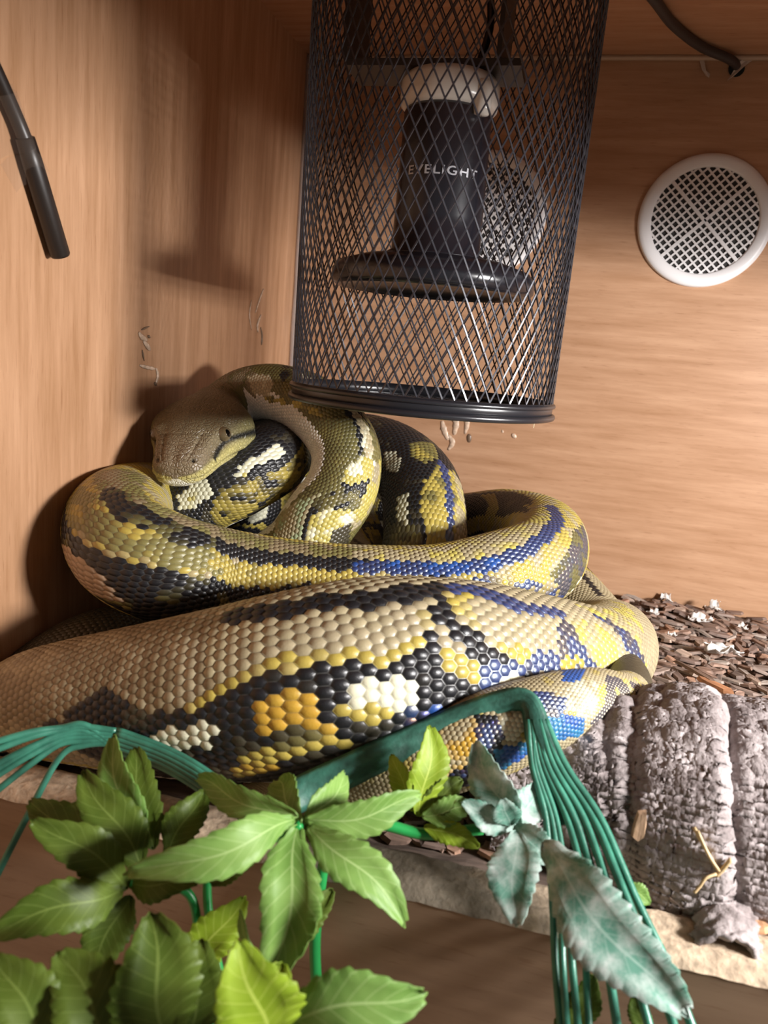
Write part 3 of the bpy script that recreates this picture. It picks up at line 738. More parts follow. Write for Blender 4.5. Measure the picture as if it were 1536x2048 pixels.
for (pa, pb) in (((8, 185), (52, 300)), ((48, 296), (80, 352))):
    V = []; n = 14; a0_, a1_ = onx(*pa, .0052), onx(*pb, .0058); dd = nz(a1_-a0_); side = np.cross(dd, (1, 0, 0)); side = nz(side)
    for i in range(9):
        c_ = a0_ + (a1_-a0_)*i/8
        for k in range(n+1):
            q = -1 + 2*k/n
            if abs(q) < .55: an = q/.55*math.pi/2; off = side*math.sin(an)*.0052; h = .0006 + .0052*math.cos(an) + .0047 
            else: off = side*np.sign(q)*(.0052 + (abs(q)-.55)*.018); h = .0004 + .0040*max(0, 1-(abs(q)-.55)*6)
            p_ = c_ + off; V.append((h + .0004*noise.noise(tuple(p_*300)), p_[1], p_[2]))
    b.add(V, [(i*(n+1)+k, i*(n+1)+k+1, (i+1)*(n+1)+k+1, (i+1)*(n+1)+k) for i in range(8) for k in range(n)])
reparent(b.build('clear_tape', TAPE, None, True), pr)

# ------------------------------------------------------------------ cable on the ceiling into the back wall
cb = empty('ceiling_cable', tuple(onz(1310, 0, CEIL))); tag(cb, 'dark cable running along the ceiling into a hole at the back wall', 'cable')
b = MB(); b.tube(crom([onz(1200, -110, CEIL-.0035), onz(1300, -10, CEIL-.0035), onz(1345, 48, CEIL-.0035), onz(1400, 92, CEIL-.004), onz(1462, 120, CEIL-.006), np.array((.352, .004, CEIL-.008))], 10), .0034, 14)
reparent(b.build('sheath', simple('grey_brown_sheath', (.045, .034, .030), .5), None, True), cb)
b = MB(); b.lathe([(.0002, 0), (.0055, 0), (.0060, .0012), (.0002, .0012)], 20); o = b.build('wall_hole', simple('hole_black', (.006, .008, .006), .9), cb)
o.rotation_euler = (math.pi/2, 0, 0); o.parent = None; reparent(o, cb); o.location = (.3505, -.0001, CEIL-.009)
TORN = simple('torn_tape', (.66, .55, .46), .3, spec=.5)
for pts in ([(1500, 112), (1478, 124), (1462, 150), (1454, 162), (1470, 150), (1492, 130), (1512, 116)], [(1398, 118), (1404, 140), (1412, 152), (1418, 156), (1420, 148), (1412, 142), (1408, 120)]):
    n = len(pts); V = [ony(x, y, -.0012 - .0012*(i % 2)) for i, (x, y) in enumerate(pts)]; V += [v + np.array((0, -.0005, 0)) for v in V]
    f = [tuple(range(n)), tuple(range(2*n-1, n-1, -1))] + [(i, (i+1) % n, n+(i+1) % n, n+i) for i in range(n)]
    reparent(mesh('tape_scrap', V, f, TORN), cb)

# ------------------------------------------------------------------ dried drips and smears on the walls
DRY = simple('dried_residue', (.62, .46, .34), .25, spec=.55, var=.25, bscale=400); DRYD = simple('dried_residue_dark', (.17, .11, .07), .35, spec=.5)
LW = lambda x, y, l: onx(x, y, l); BW = lambda x, y, l: ony(x, y, -l)
def drip(name, label, blobs, onp, lift):
    root = empty(name, tuple(onp(*blobs[0][0][0], 0.))); tag(root, label, 'residue')
    for pts, rr, mt, nm in blobs:
        b = MB(); Pp = crom([onp(x, y, lift) for x, y in pts], 6); n = len(Pp)
        b.tube(Pp, [rr*(.25 + .75*math.sin(math.pi*(.08 + .84*i/(n-1))))*(1 + .4*noise.noise((i*.7, rr*999, 2))) for i in range(n)], 8)
        ax_ = 0 if onp is LW else 1
        b.v = [tuple(c_*.4 if k_ == ax_ else c_ for k_, c_ in enumerate(v_)) for v_ in b.v]
        reparent(b.build(nm, mt, None, True), root)
drip('dried_drip', 'pale dried drip with dark tail end on the left wall beside the corner sealant',
     [([(528, 578), (520, 600), (512, 625)], .0013, DRY, 'smear'), ([(504, 600), (500, 630), (504, 660)], .0009, DRY, 'smear'),
      ([(523, 630), (516, 650), (517, 664)], .0018, DRY, 'smear'), ([(522, 655), (525, 672), (524, 690)], .0017, DRYD, 'dark_tip')], LW, .0006)
drip('dried_crust', 'crooked dried crust of droppings on the left wall above the snake',
     [([(279, 665), (285, 674), (296, 680)], .0019, DRY, 'crust'), ([(288, 682), (296, 692), (302, 700)], .0019, DRY, 'crust'),
      ([(281, 731), (296, 735), (312, 738)], .0014, DRY, 'crust'), ([(314, 736), (317, 752), (313, 768)], .0016, DRY, 'crust'),
      ([(297, 672), (302, 675)], .0010, DRYD, 'speck'), ([(284, 660), (300, 653)], .0006, DRYD, 'speck'), ([(286, 700), (290, 722)], .0008, DRYD, 'speck'), ([(310, 766), (315, 770)], .0012, DRYD, 'speck')], LW, .0008)
drip('wall_smear', 'glossy pale smear and dark drop on the back wall under the lamp guard',
     [([(884, 842), (888, 860), (896, 880)], .0028, DRY, 'smear'), ([(905, 822), (912, 845), (908, 870)], .0030, DRY, 'smear'), ([(928, 824), (934, 845), (930, 868)], .0024, DRY, 'smear'),
      ([(896, 870), (905, 885), (896, 900)], .0024, DRY, 'smear'), ([(938, 868), (938, 885)], .0022, DRYD, 'dark_drop'), ([(1024, 868), (1032, 876)], .0020, DRY, 'fleck'), ([(1004, 860), (1006, 866)], .0011, DRY, 'fleck')], BW, .0006)
# loose thread hanging from the rim
b = MB(); e0 = atd(1092, 812, .449); b.tube(crom([e0, e0 + np.array((-.002, 0, -.003)), e0 + np.array((-.0052, .001, -.0095)), e0 + np.array((-.0056, .001, -.0135))], 6), .00025, 5)
tag(b.build('loose_thread', simple('pale_thread', (.8, .62, .4), .6)), 'short pale thread dangling from the bottom rim of the lamp guard', 'thread')

# ------------------------------------------------------------------ added unseen hood, rods and housing; the hood keeps lamp light off the upper walls
hl = empty('added_lamp_hood', (.70, -.42, CEIL)); tag(hl, 'added black lamp hood on two ceiling rods, unseen, shading the upper walls', 'lamp')
b = MB(); b.box((.525, -.62, .2690), (.83, -.26, .2730)); b.box((.826, -.62, .190), (.83, -.26, .2690)); reparent(b.build('hood', BLK), hl)
for y in (-.58, -.30):
    b = MB(); b.tube([(.72, y, .2730), (.72, y, CEIL)], .003, 10); reparent(b.build('rod', BLK), hl)
b = MB(); b.box((.757, -.58, .232), (.826, -.40, .268)); reparent(b.build('housing', BLK), hl)
# ------------------------------------------------------------------ bark substrate
ZG = -.004
def gz(x, y): return ZG + .0045*noise.noise((x*14, y*14, 2.2)) + .002*noise.noise((x*50, y*50, 5.)) + .006*max(0, 1 + y/.10)
m, N, L, bs = mat_new('bark_chip'); tc = N.new('ShaderNodeTexCoord'); oi = N.new('ShaderNodeObjectInfo')
nt = N.new('ShaderNodeTexNoise'); nt.inputs['Scale'].default_value = 160; nt.inputs['Detail'].default_value = 6; mp = N.new('ShaderNodeMapping'); mp.inputs['Scale'].default_value = (.25, 2, 2)
L.new(tc.outputs['Object'], mp.inputs['Vector']); L.new(mp.outputs['Vector'], nt.inputs['Vector'])
at_ = N.new('ShaderNodeVertexColor'); at_.layer_name = 'Col'
mx = N.new('ShaderNodeMix'); mx.data_type = 'RGBA'; mx.blend_type = 'MULTIPLY'; mx.inputs['Factor'].default_value = .8
rp = N.new('ShaderNodeValToRGB'); rp.color_ramp.elements[0].position = .35; rp.color_ramp.elements[0].color = (.45, .42, .40, 1); rp.color_ramp.elements[1].position = .65; rp.color_ramp.elements[1].color = (1.2, 1.15, 1.1, 1)
L.new(nt.outputs['Fac'], rp.inputs['Fac']); L.new(at_.outputs['Color'], mx.inputs['A']); L.new(rp.outputs['Color'], mx.inputs['B']); L.new(mx.outputs['Result'], bs.inputs['Base Color'])
bs.inputs['Roughness'].default_value = .75
bp = N.new('ShaderNodeBump'); bp.inputs['Strength'].default_value = .6; bp.inputs['Distance'].default_value = .001; L.new(nt.outputs['Fac'], bp.inputs['Height']); L.new(bp.outputs['Normal'], bs.inputs['Normal'])
BARK = m
CCH = [(.27, .18, .14), (.33, .22, .17), (.22, .155, .13), (.40, .30, .24), (.31, .24, .205), (.42, .25, .17), (.19, .145, .125), (.38, .32, .28)]
CNM = ['brown', 'light brown', 'dark brown', 'tan', 'grey-brown', 'reddish', 'blackish brown', 'pale grey']
def chip_geo(L_, W_, H_, rnd):
    n = 7; top = []; bot = []
    for i in range(n):
        a = 2*math.pi*i/n + rnd.uniform(-.25, .25); k = rnd.uniform(.72, 1.05)
        c, s = math.cos(a), math.sin(a); q = .75
        x = math.copysign(abs(c)**q, c)*L_*k; y = math.copysign(abs(s)**q, s)*W_*k
        z = .25*H_*rnd.uniform(-1, 1) + .12*x*rnd.uniform(-.3, .3)
        top.append((x*.88, y*.86, z+H_)); bot.append((x, y, z-H_))
    V = top + bot; f = [tuple(range(n)), tuple(range(2*n-1, n-1, -1))] + [(i, n+i, n+(i+1) % n, (i+1) % n) for i in range(n)]
    return V, f
def colr(me, cols):
    a = me.color_attributes.new('Col', 'FLOAT_COLOR', 'CORNER'); out = []
    for p, c in zip(me.polygons, cols): out += [(*c, 1)]*p.loop_total
    a.data.foreach_set('color', np.array(out, np.float32).reshape(-1))
rnd = random.Random(3)
# bed: uneven ground plus the chips too far down to pick out
V = []; Fc = []; nx, ny = 150, 62
for i in range(nx+1):
    for j in range(ny+1):
        x = .001 + (XR-.002)*i/nx; y = YL1 + .0005 + (-YL1-.0015)*j/ny; V.append((x, y, gz(x, y) - .003))
for i in range(nx):
    for j in range(ny): a = i*(ny+1)+j; Fc.append((a, a+ny+1, a+ny+2, a+1))
cols = [(.15, .11, .09)]*len(Fc); bV = list(V); bF = list(Fc)
def placed(V, x, y, z, rz, tilt, tdir):
    Mx = Matrix.Translation((x, y, z)) @ Matrix.Rotation(tdir, 4, 'Z') @ Matrix.Rotation(tilt, 4, 'X') @ Matrix.Rotation(rz-tdir, 4, 'Z')
    return Mx
for k in range(5600):
    x = rnd.uniform(.012, XR-.012); y = rnd.uniform(YL1+.012, -.010)
    Vc_, f_ = chip_geo(rnd.uniform(.004, .011), rnd.uniform(.0018, .0045), rnd.uniform(.0005, .0012), rnd)
    Mx = placed(Vc_, x, y, gz(x, y)-.001, rnd.uniform(0, 6.28), rnd.uniform(-.4, .4), rnd.uniform(0, 6.28)); n0 = len(bV)
    bV += [tuple(Mx @ Vector(v)) for v in Vc_]; bF += [tuple(i+n0 for i in ff) for ff in f_]; c = rnd.choice(CCH); cols += [c]*len(f_)
bed = mesh('bark_substrate', bV, bF, BARK); colr(bed.data, cols)
tag(bed, 'loose bed of brown bark chips covering the shelf', 'substrate', kind='stuff')
# single chips lying on top where they show
var_ = []
for k in range(14):
    Vc_, f_ = chip_geo([.011, .008, .013, .006, .016][k % 5], [.0036, .0045, .0030, .0032, .0034][k % 5], rnd.uniform(.0007, .0013), rnd)
    me_ = bpy.data.meshes.new('bark_chip'); me_.from_pydata(Vc_, [], f_); me_.update(); colr(me_, [CCH[k % len(CCH)]]*len(f_)); me_.materials.append(BARK); var_.append(me_)
pts = []
tries = 0
while len(pts) < 285 and tries < 30000:
    tries += 1
    x = rnd.uniform(.22, .48); y = rnd.uniform(-.30, -.008)
    q = proj(np.array((x, y, 0)))
    if not (1180 < q[0] < 1560 and 1190 < q[1] < 1420): continue
    if any((x-a)**2 + (y-b_)**2 < .0065**2 for a, b_ in pts): continue
    pts.append((x, y))
for k, (x, y) in enumerate(pts):
    vi = rnd.randrange(len(var_)); o = bpy.data.objects.new('bark_chip', var_[vi]); COL.objects.link(o)
    rz = rnd.gauss(-.5, .7)
    o.matrix_world = placed(None, x, y, gz(x, y) + .0018, rz, rnd.uniform(-.35, .35), rnd.uniform(0, 6.28))
    sc_ = rnd.uniform(.55, 1.0); o.scale = (sc_, sc_, 1)
    zone = 'close to the wall' if y > -.07 else ('next to the snake' if x < .30 + .1*(y+.3) else ('just behind the log' if y < -.19 else 'between log and wall'))
    size = ['broad', 'stubby', 'long narrow', 'small', 'long'][vi % 5]
    tag(o, '%s %s bark chip lying on the substrate %s' % (size, CNM[vi % len(CCH)], zone), 'bark chip', '%s %s bark chips %s' % (size, CNM[vi % len(CCH)], zone))
def one_chip(px, py, z, L_, W_, H_, rz, col, label, name='bark_chip', tilt=0., tdir=0., cat='bark chip'):
    Vc_, f_ = chip_geo(L_, W_, H_, rnd); o = mesh(name, Vc_, f_, BARK); colr(o.data, [col]*len(f_))
    c = onz(px, py, z); o.matrix_world = placed(None, c[0], c[1], z, rz, tilt, tdir); tag(o, label, cat); return o
one_chip(1432, 1372, .003, .016, .0040, .0014, -.75, (.50, .24, .12), 'long orange-brown bark sliver lying on the substrate behind the cork log')
one_chip(1395, 1345, .004, .024, .0018, .0010, -.95, (.24, .16, .12), 'thin curved twig-like bark strip on the substrate beside the orange sliver')

# ------------------------------------------------------------------ white flakes of shed skin
FLK = simple('shed_skin', (.80, .76, .72), .35, spec=.5); FLK.node_tree.nodes['Principled BSDF'].inputs['Transmission Weight'].default_value = .15
def flake(px, py, z, w, h, label, seed):
    c = onz(px, py, z); n = 18; V = []; rr = random.Random(seed)
    for i in range(n+1):
        for j in range(n+1):
            x = (i/n-.5)*w; y = (j/n-.5)*h; e_ = 1 + .35*noise.noise((i*.35, j*.35, seed))
            V.append((c[0] + x*e_ + .15*y, c[1] + y*e_*.8, max(gz(c[0], c[1]) + .001, z) + w*.30*noise.noise((i*.2+seed, j*.2, 1)) + .35*abs(y) + .0025))
    f = [(i*(n+1)+j, (i+1)*(n+1)+j, (i+1)*(n+1)+j+1, i*(n+1)+j+1) for i in range(n) for j in range(n) if math.hypot(i-n/2+.5, j-n/2+.5) < n*(.46 + .30*noise.noise((i*.28, j*.28, seed*3.7)))]
    o = mesh('shed_flake', V, f, FLK, None, True); md = o.modifiers.new('thickness', 'SOLIDIFY'); md.thickness = .0004; tag(o, label, 'shed skin'); return o
flake(1445, 1308, .004, .026, .014, 'large crumpled white flake of shed skin lying on the bark chips', 1)
flake(1330, 1205, .004, .012, .020, 'upright pale flake of shed skin against the back wall beside the snake', 2)
flake(1305, 1232, .004, .010, .012, 'small pale flake of shed skin between snake and back wall', 3)
flake(1425, 1222, .008, .012, .022, 'torn pale flake of shed skin standing against the back wall', 4)
flake(1400, 1245, .004, .018, .012, 'flat pale flake of shed skin in front of the torn standing one', 5)
flake(1343, 1276, .003, .007, .007, 'tiny pale flake of shed skin on bark chips', 6)
flake(1484, 1262, .004, .008, .014, 'narrow pale flake of shed skin near the back wall', 7)
flake(1320, 1412, .022, .020, .010, 'white flake of shed skin between the snake and the cork log', 8)

# ------------------------------------------------------------------ cork bark log
lgY, lgZ = -.360, .004; X0, X1 = .256, .47
V = []; Fc = []; nu, nv = 620, 210
def lgr(x):
    k = min(1, max(0, (x-.262)/.075)); k = k*k*(3-2*k); return .0365 + .0140*k
ridx = [.24, .2700, .2790, .2990, .3060, .3140, .3390, .3460, .3680, .3760, .398, .410, .425, .447, .47, .50, .53]
def lgdis(x, a):
    # flat plates of cork at slightly different heights, parted by sharp cracks running round the log
    xx = x + .009*noise.noise((x*9, a*.8, 7)) + .0022*noise.noise((x*45, a*3.2, 3)) + .0007*noise.noise((x*200, a*14, 5))
    i = 0
    while i < len(ridx)-1 and xx > ridx[i+1]: i += 1
    lo = ridx[i]; hi = ridx[i+1] if i+1 < len(ridx) else ridx[i] + .03
    q = min(1, max(0, (xx-lo)/(hi-lo)))
    step = .0026*math.sin(i*2.7 + 1) + .0012*noise.noise((i*5.1, a*.8, 1))
    slope = .0024*(q-.5)
    gl = max(0, min(1, .6 + 2.2*noise.noise((i*9.7, a*1.3, 11)))); gr_ = max(0, min(1, .6 + 2.2*noise.noise((i*9.7 + 9.7, a*1.3, 11))))
    w = .0005 + .0028*max(0, noise.noise((i*3.3, a*1.7, 2.))); w2 = .0005 + .0028*max(0, noise.noise((i*3.3 + 3.3, a*1.7, 2.)))
    crack = max(gl*math.exp(-((xx-lo)/w)**4), gr_*math.exp(-((hi-xx)/w2)**4))
    d = step + slope - .0090*crack
    top = max(0, math.cos(a-.1))**4                     # weathered and pitted along the top
    d += top*(.0016*noise.noise((x*210, a*11, 4)) - .0110*max(0, noise.noise((x*80, a*5.5, 14))-.2))
    d += .00028*math.sin(a*120 + 5*noise.noise((x*24, a*3, 0)))*max(0, min(1, 1.8*abs(math.sin(a))-.9))   # fine wrinkles near the foot
    d += .0004*noise.noise((x*700, a*3.0, 6)) + .00035*noise.noise((x*1000, a*46, 8))
    return d
for i in range(nu+1):
    x = X0 + (X1-X0)*i/nu; r0 = lgr(x)
    for j in range(nv+1):
        a = math.radians(-98 + 196*j/nv)               # 0 = top, negative = towards the front
        r = r0 + lgdis(x, a)
        V.append((x + .003*noise.noise((a*4, i*.02, 5))*(1 if i < 6 else 0), lgY + r*math.sin(a), lgZ + r*math.cos(a)))
for i in range(nu):
    for j in range(nv): q = i*(nv+1)+j; Fc.append((q, q+1, q+nv+2, q+nv+1))
m, N, L, bs = mat_new('cork_bark'); tc = N.new('ShaderNodeTexCoord')
n1 = N.new('ShaderNodeTexNoise'); n1.inputs['Scale'].default_value = 55; n1.inputs['Detail'].default_value = 8; n1.inputs['Roughness'].default_value = .7
L.new(tc.outputs['Object'], n1.inputs['Vector'])
r1 = N.new('ShaderNodeValToRGB'); e_ = r1.color_ramp.elements; e_[0].position = .28; e_[0].color = (.13, .105, .10, 1); e_[1].position = .66; e_[1].color = (.43, .38, .375, 1)
el = e_.new(.47); el.color = (.28, .24, .235, 1)
L.new(n1.outputs['Fac'], r1.inputs['Fac']); L.new(r1.outputs['Color'], bs.inputs['Base Color'])
n2 = N.new('ShaderNodeTexNoise'); n2.inputs['Scale'].default_value = 420; n2.inputs['Detail'].default_value = 5; L.new(tc.outputs['Object'], n2.inputs['Vector'])
bp = N.new('ShaderNodeBump'); bp.inputs['Strength'].default_value = .8; bp.inputs['Distance'].default_value = .0012; L.new(n2.outputs['Fac'], bp.inputs['Height']); L.new(bp.outputs['Normal'], bs.inputs['Normal'])
bs.inputs['Roughness'].default_value = .85; bs.inputs['Specular IOR Level'].default_value = .25
CORK = m
lg = mesh('cork_log', V, Fc, CORK, None, True); md = lg.modifiers.new('wall', 'SOLIDIFY'); md.thickness = .006; md.offset = -1
tag(lg, 'grey ridged cork bark log lying along the front of the shelf under the snake', 'log')
# loose curl of cork and litter in front of the log
V = []; n = 26; c0 = ony(1462, 1812, -.4245)
for i in range(n+1):
    for j in range(n+1):
        u_, v_ = i/n-.5, j/n-.5; a = u_*2.2
        r = .012 + .0016*noise.noise((i*.25, j*.25, 3)) + .0006*noise.noise((i*.9, j*.9, 8))
        wob = 1 + .25*noise.noise((j*.3, 0, 4))
        V.append((c0[0] + r*math.sin(a)*wob*1.05 + .002*v_, c0[1] + v_*.020*(1 + .2*noise.noise((i*.3, 2, 1))), .0045 + r*math.cos(a) - .0085 + .003*v_))
f = [(i*(n+1)+j, (i+1)*(n+1)+j, (i+1)*(n+1)+j+1, i*(n+1)+j+1) for i in range(n) for j in range(n)]
o = mesh('cork_fragment', V, f, CORK, None, True); md = o.modifiers.new('wall', 'SOLIDIFY'); md.thickness = .0022; md.offset = -1
tag(o, 'loose curled grey cork fragment in front of the log on the panel edge', 'cork')
STRAW = simple('dry_straw', (.58, .42, .22), .5)
def straw(pts, rr, label, z=None):
    b = MB(); b.tube(crom(pts, 5), rr, 6); tag(b.build('straw', STRAW, None, True), label, 'straw')
q = lambda px, py, Y: ony(px, py, Y)
straw([q(1388, 1655, -.4145), q(1412, 1700, -.417), q(1434, 1738, -.418)], .0008, 'thin dry straw leaning against the cork log above the curled fragment')
straw([q(1395, 1662, -.416), q(1418, 1712, -.4185), q(1438, 1742, -.419)], .0007, 'second dry straw leaning beside the first on the cork log')
straw([q(1462, 1718, -.418), q(1446, 1738, -.4185), q(1432, 1752, -.419)], .0009, 'short pale bent straw end crossing the leaning straws')
straw([onz(1278, 1782, .0026), onz(1320, 1774, .0026), onz(1356, 1766, .0026)], .0013, 'flat dry straw stalk lying at the foot of the cork log')
straw([onz(1282, 1772, .0040), onz(1318, 1768, .0040), onz(1350, 1760, .0040)], .0009, 'thin straw stalk lying on the flat one at the foot of the log')
straw([q(1432, 1748, -.4195), q(1412, 1756, -.4215), q(1400, 1772, -.4225), q(1388, 1786, -.4235)], .0006, 'pale curled fibre hanging beside the curled cork fragment')
one_chip(1372, 1782, .006, .0085, .0065, .0014, 1.2, (.27, .20, .17), 'brown angular bark chip tilted at the foot of the cork log', tilt=.9, tdir=.2)
one_chip(1515, 1795, .006, .008, .010, .0015, .3, (.34, .20, .14), 'reddish bark chip beside the curled cork fragment', tilt=.5)
one_chip(1500, 1848, .003, .008, .004, .0012, .1, (.55, .30, .16), 'orange bark chip on the chipboard edge below the cork fragment')
Vc_, f_ = chip_geo(.008, .0032, .0010, rnd); o = mesh('bark_chip', Vc_, f_, BARK); colr(o.data, [(.42, .28, .18)]*len(f_))
c = q(1280, 1655, -.4155); o.matrix_world = Matrix.Translation(tuple(c)) @ Matrix.Rotation(math.pi/2, 4, 'Y') @ Matrix.Rotation(1.45, 4, 'X'); tag(o, 'light brown bark sliver wedged upright in a crack of the cork log', 'bark chip')
# ------------------------------------------------------------------ artificial plants
def leafmat(name, c0, c1, vein, dust=0., dustc=(.62, .70, .66)):
    m, N, L, b = mat_new(name)
    uv = N.new('ShaderNodeUVMap'); sp = N.new('ShaderNodeSeparateXYZ'); L.new(uv.outputs['UV'], sp.inputs['Vector'])
    def mth(op, a, b_=None):
        n = N.new('ShaderNodeMath'); n.operation = op
        for i, v in enumerate((a, b_)):
            if v is None: continue
            if isinstance(v, (int, float)): n.inputs[i].default_value = v
            else: L.new(v, n.inputs[i])
        return n.outputs[0]
    u = mth('ABSOLUTE', mth('SUBTRACT', sp.outputs['X'], .5)); v = sp.outputs['Y']
    ph = mth('SUBTRACT', mth('MULTIPLY', v, 9.), mth('MULTIPLY', u, 3.2))
    fr = mth('ABSOLUTE', mth('SUBTRACT', mth('FRACT', ph), .5))
    side = mth('LESS_THAN', fr, .055); mid = mth('LESS_THAN', u, .022)
    vn = mth('MAXIMUM', mth('MULTIPLY', side, .55), mid)
    tc = N.new('ShaderNodeTexCoord'); nt = N.new('ShaderNodeTexNoise'); nt.inputs['Scale'].default_value = 70; nt.inputs['Detail'].default_value = 5
    L.new(tc.outputs['Object'], nt.inputs['Vector'])
    rp = N.new('ShaderNodeValToRGB'); rp.color_ramp.elements[0].position = .35; rp.color_ramp.elements[0].color = (*c0, 1); rp.color_ramp.elements[1].position = .65; rp.color_ramp.elements[1].color = (*c1, 1)
    L.new(nt.outputs['Fac'], rp.inputs['Fac'])
    mx = N.new('ShaderNodeMix'); mx.data_type = 'RGBA'; L.new(vn, mx.inputs['Factor']); L.new(rp.outputs['Color'], mx.inputs['A']); mx.inputs['B'].default_value = (*vein, 1)
    out = mx.outputs['Result']
    if dust:
        n2 = N.new('ShaderNodeTexNoise'); n2.inputs['Scale'].default_value = 95; n2.inputs['Detail'].default_value = 9; n2.inputs['Roughness'].default_value = .68; L.new(tc.outputs['Object'], n2.inputs['Vector'])
        r2 = N.new('ShaderNodeValToRGB'); r2.color_ramp.elements[0].position = .50 - .1*dust; r2.color_ramp.elements[1].position = .74 - .08*dust
        L.new(n2.outputs['Fac'], r2.inputs['Fac'])
        m2 = N.new('ShaderNodeMix'); m2.data_type = 'RGBA'; L.new(r2.outputs['Color'], m2.inputs['Factor']); L.new(out, m2.inputs['A']); m2.inputs['B'].default_value = (*dustc, 1); out = m2.outputs['Result']
    L.new(out, b.inputs['Base Color']); b.inputs['Roughness'].default_value = .48; b.inputs['Specular IOR Level'].default_value = .35
    bp = N.new('ShaderNodeBump'); bp.inputs['Strength'].default_value = .5; bp.inputs['Distance'].default_value = .0008
    L.new(mth('ADD', mth('MULTIPLY', vn, .8), nt.outputs['Fac']), bp.inputs['Height']); L.new(bp.outputs['Normal'], b.inputs['Normal'])
    tr = N.new('ShaderNodeBsdfTranslucent'); L.new(out, tr.inputs['Color']); ms = N.new('ShaderNodeMixShader'); ms.inputs[0].default_value = .28
    o_ = N['Material Output']; L.new(b.outputs[0], ms.inputs[1]); L.new(tr.outputs[0], ms.inputs[2]); L.new(ms.outputs[0], o_.inputs['Surface'])
    return m
LG = leafmat('leaf_green', (.17, .33, .065), (.27, .45, .11), (.42, .60, .22))
LY = leafmat('leaf_yellow_green', (.24, .36, .02), (.36, .50, .04), (.48, .60, .10))
LD = leafmat('leaf_olive_shaded', (.085, .14, .016), (.13, .19, .026), (.19, .27, .055))  # olive darkened further to put the leaves' shade into the colour
LT = leafmat('leaf_dusty_teal', (.13, .34, .25), (.20, .43, .33), (.34, .54, .45), 1.0, (.74, .80, .76))
STEM = simple('plastic_stem_green', (.040, .185, .125), .35, var=.35, bscale=120, bump=.4)
STEMB = simple('plastic_stem_bright', (.02, .30, .07), .3)
NECKM = simple('plastic_stem_dusty', (.028, .115, .082), .5, var=.5, bscale=150, bump=.6)
def leaf(base, tip, w, mat, parent, face=None, bow=.12, fold=.25, roll=0., seed=0, teeth=9):
    """serrated lance-shaped leaf from base to tip (world points), half width w in metres"""
    base = np.array(base); tip = np.array(tip); ax = tip-base; Ln = np.linalg.norm(ax); ax /= Ln
    f = nz(CAM - .5*(base+tip)) if face is None else nz(face)
    f = nz(f - ax*f.dot(ax)); sd = np.cross(ax, f)
    if roll: f, sd = f*math.cos(roll) + sd*math.sin(roll), sd*math.cos(roll) - f*math.sin(roll)
    n = teeth*4; V = []; UVs = []
    for i in range(n+1):
        t = i/n
        prof = (math.sin(math.pi*t**.85)**.85 if 0 < t < 1 else 0)*(1 - .12*t) + .03*(1-t)
        tooth = (i % 4)/4.; pe = prof*(1 + .16*(tooth - .35)) if .08 < t < .98 else prof
        c = base + ax*Ln*t + f*Ln*bow*(math.sin(math.pi*t) - .9*t*t) + sd*Ln*.03*math.sin(2.2*math.pi*t + seed)
        for j, uu in enumerate((-1, -.55, 0, .55, 1)):
            ww = w*(pe if abs(uu) == 1 else prof)*uu
            adv = Ln*.045*abs(uu)*(1 if .05 < t < .95 else 0)
            h = fold*abs(ww) - .35*w*(abs(uu) == .55)*.3 + w*.16*noise.noise((t*5 + seed*3.1, uu*1.3, seed))*abs(uu)
            V.append(c + sd*ww + f*h + ax*adv); UVs.append((.5 + .5*uu, t))
    Fc = [(i*5+j, i*5+j+1, (i+1)*5+j+1, (i+1)*5+j) for i in range(n) for j in range(4)]
    o = mesh('leaf', V, Fc, mat, None, True); ul = o.data.uv_layers.new(name='UVMap')
    for lp in o.data.loops: ul.data[lp.index].uv = UVs[lp.vertex_index]
    md = o.modifiers.new('thickness', 'SOLIDIFY'); md.thickness = .00035
    return reparent(o, parent)
Lf = lambda b, t, d0, d1, wpx, *a, **k: leaf(atd(*b, d0), atd(*t, d1), wpx*.5*(d0+d1)*.5/F, *a, **k)
def stalk(pts, rr, mat, parent, name='stem', n=8):
    b = MB(); b.tube(crom(pts, 8), rr, n); return reparent(b.build(name, mat, None, True), parent)
# --- leafy plant hanging over the panel on the left
pl = empty('artificial_plant', tuple(atd(420, 1990, .22))); tag(pl, 'leafy green artificial plant hanging over the front panel below the snake', 'artificial plant')
D1 = .262
stalk([atd(470, 2080, .25), atd(440, 1950, .262), atd(415, 1800, .27), atd(430, 1730, .272), atd(520, 1690, .268), atd(602, 1650, .262)], .0016, STEMB, pl)
stalk([atd(420, 2060, .26), atd(400, 1900, .268), atd(385, 1800, .27), atd(340, 1770, .268), atd(260, 1765, .262)], .0016, STEMB, pl)
stalk([atd(640, 2060, .285), atd(630, 1900, .29), atd(640, 1780, .292), atd(660, 1700, .29), atd(740, 1648, .290), atd(850, 1668, .292), atd(965, 1658, .294)], .0022, STEMB, pl)
# cluster facing the camera
Lf((592, 1648), (262, 1756), .262, .232, 92, LG, pl, bow=.22, seed=1, fold=.15)
Lf((592, 1640), (378, 1556), .262, .288, 60, LG, pl, bow=.10, seed=2)
Lf((600, 1645), (548, 1548), .262, .292, 66, LG, pl, bow=.10, seed=3)
Lf((608, 1648), (700, 1548), .264, .290, 74, LG, pl, bow=.06, seed=4, roll=.5)
Lf((612, 1648), (848, 1598), .262, .270, 76, LG, pl, bow=.08, seed=5, roll=.3)
Lf((614, 1652), (816, 1842), .262, .244, 96, LG, pl, bow=.14, seed=6, roll=-.3)
Lf((602, 1652), (545, 1980), .262, .236, 122, LG, pl, bow=.20, seed=7, fold=.45)
Lf((575, 1900), (662, 1776), .268, .275, 64, LD, pl, bow=.05, seed=8)
Lf((610, 1640), (642, 1690), .266, .268, 30, LD, pl, bow=.05, seed=9)
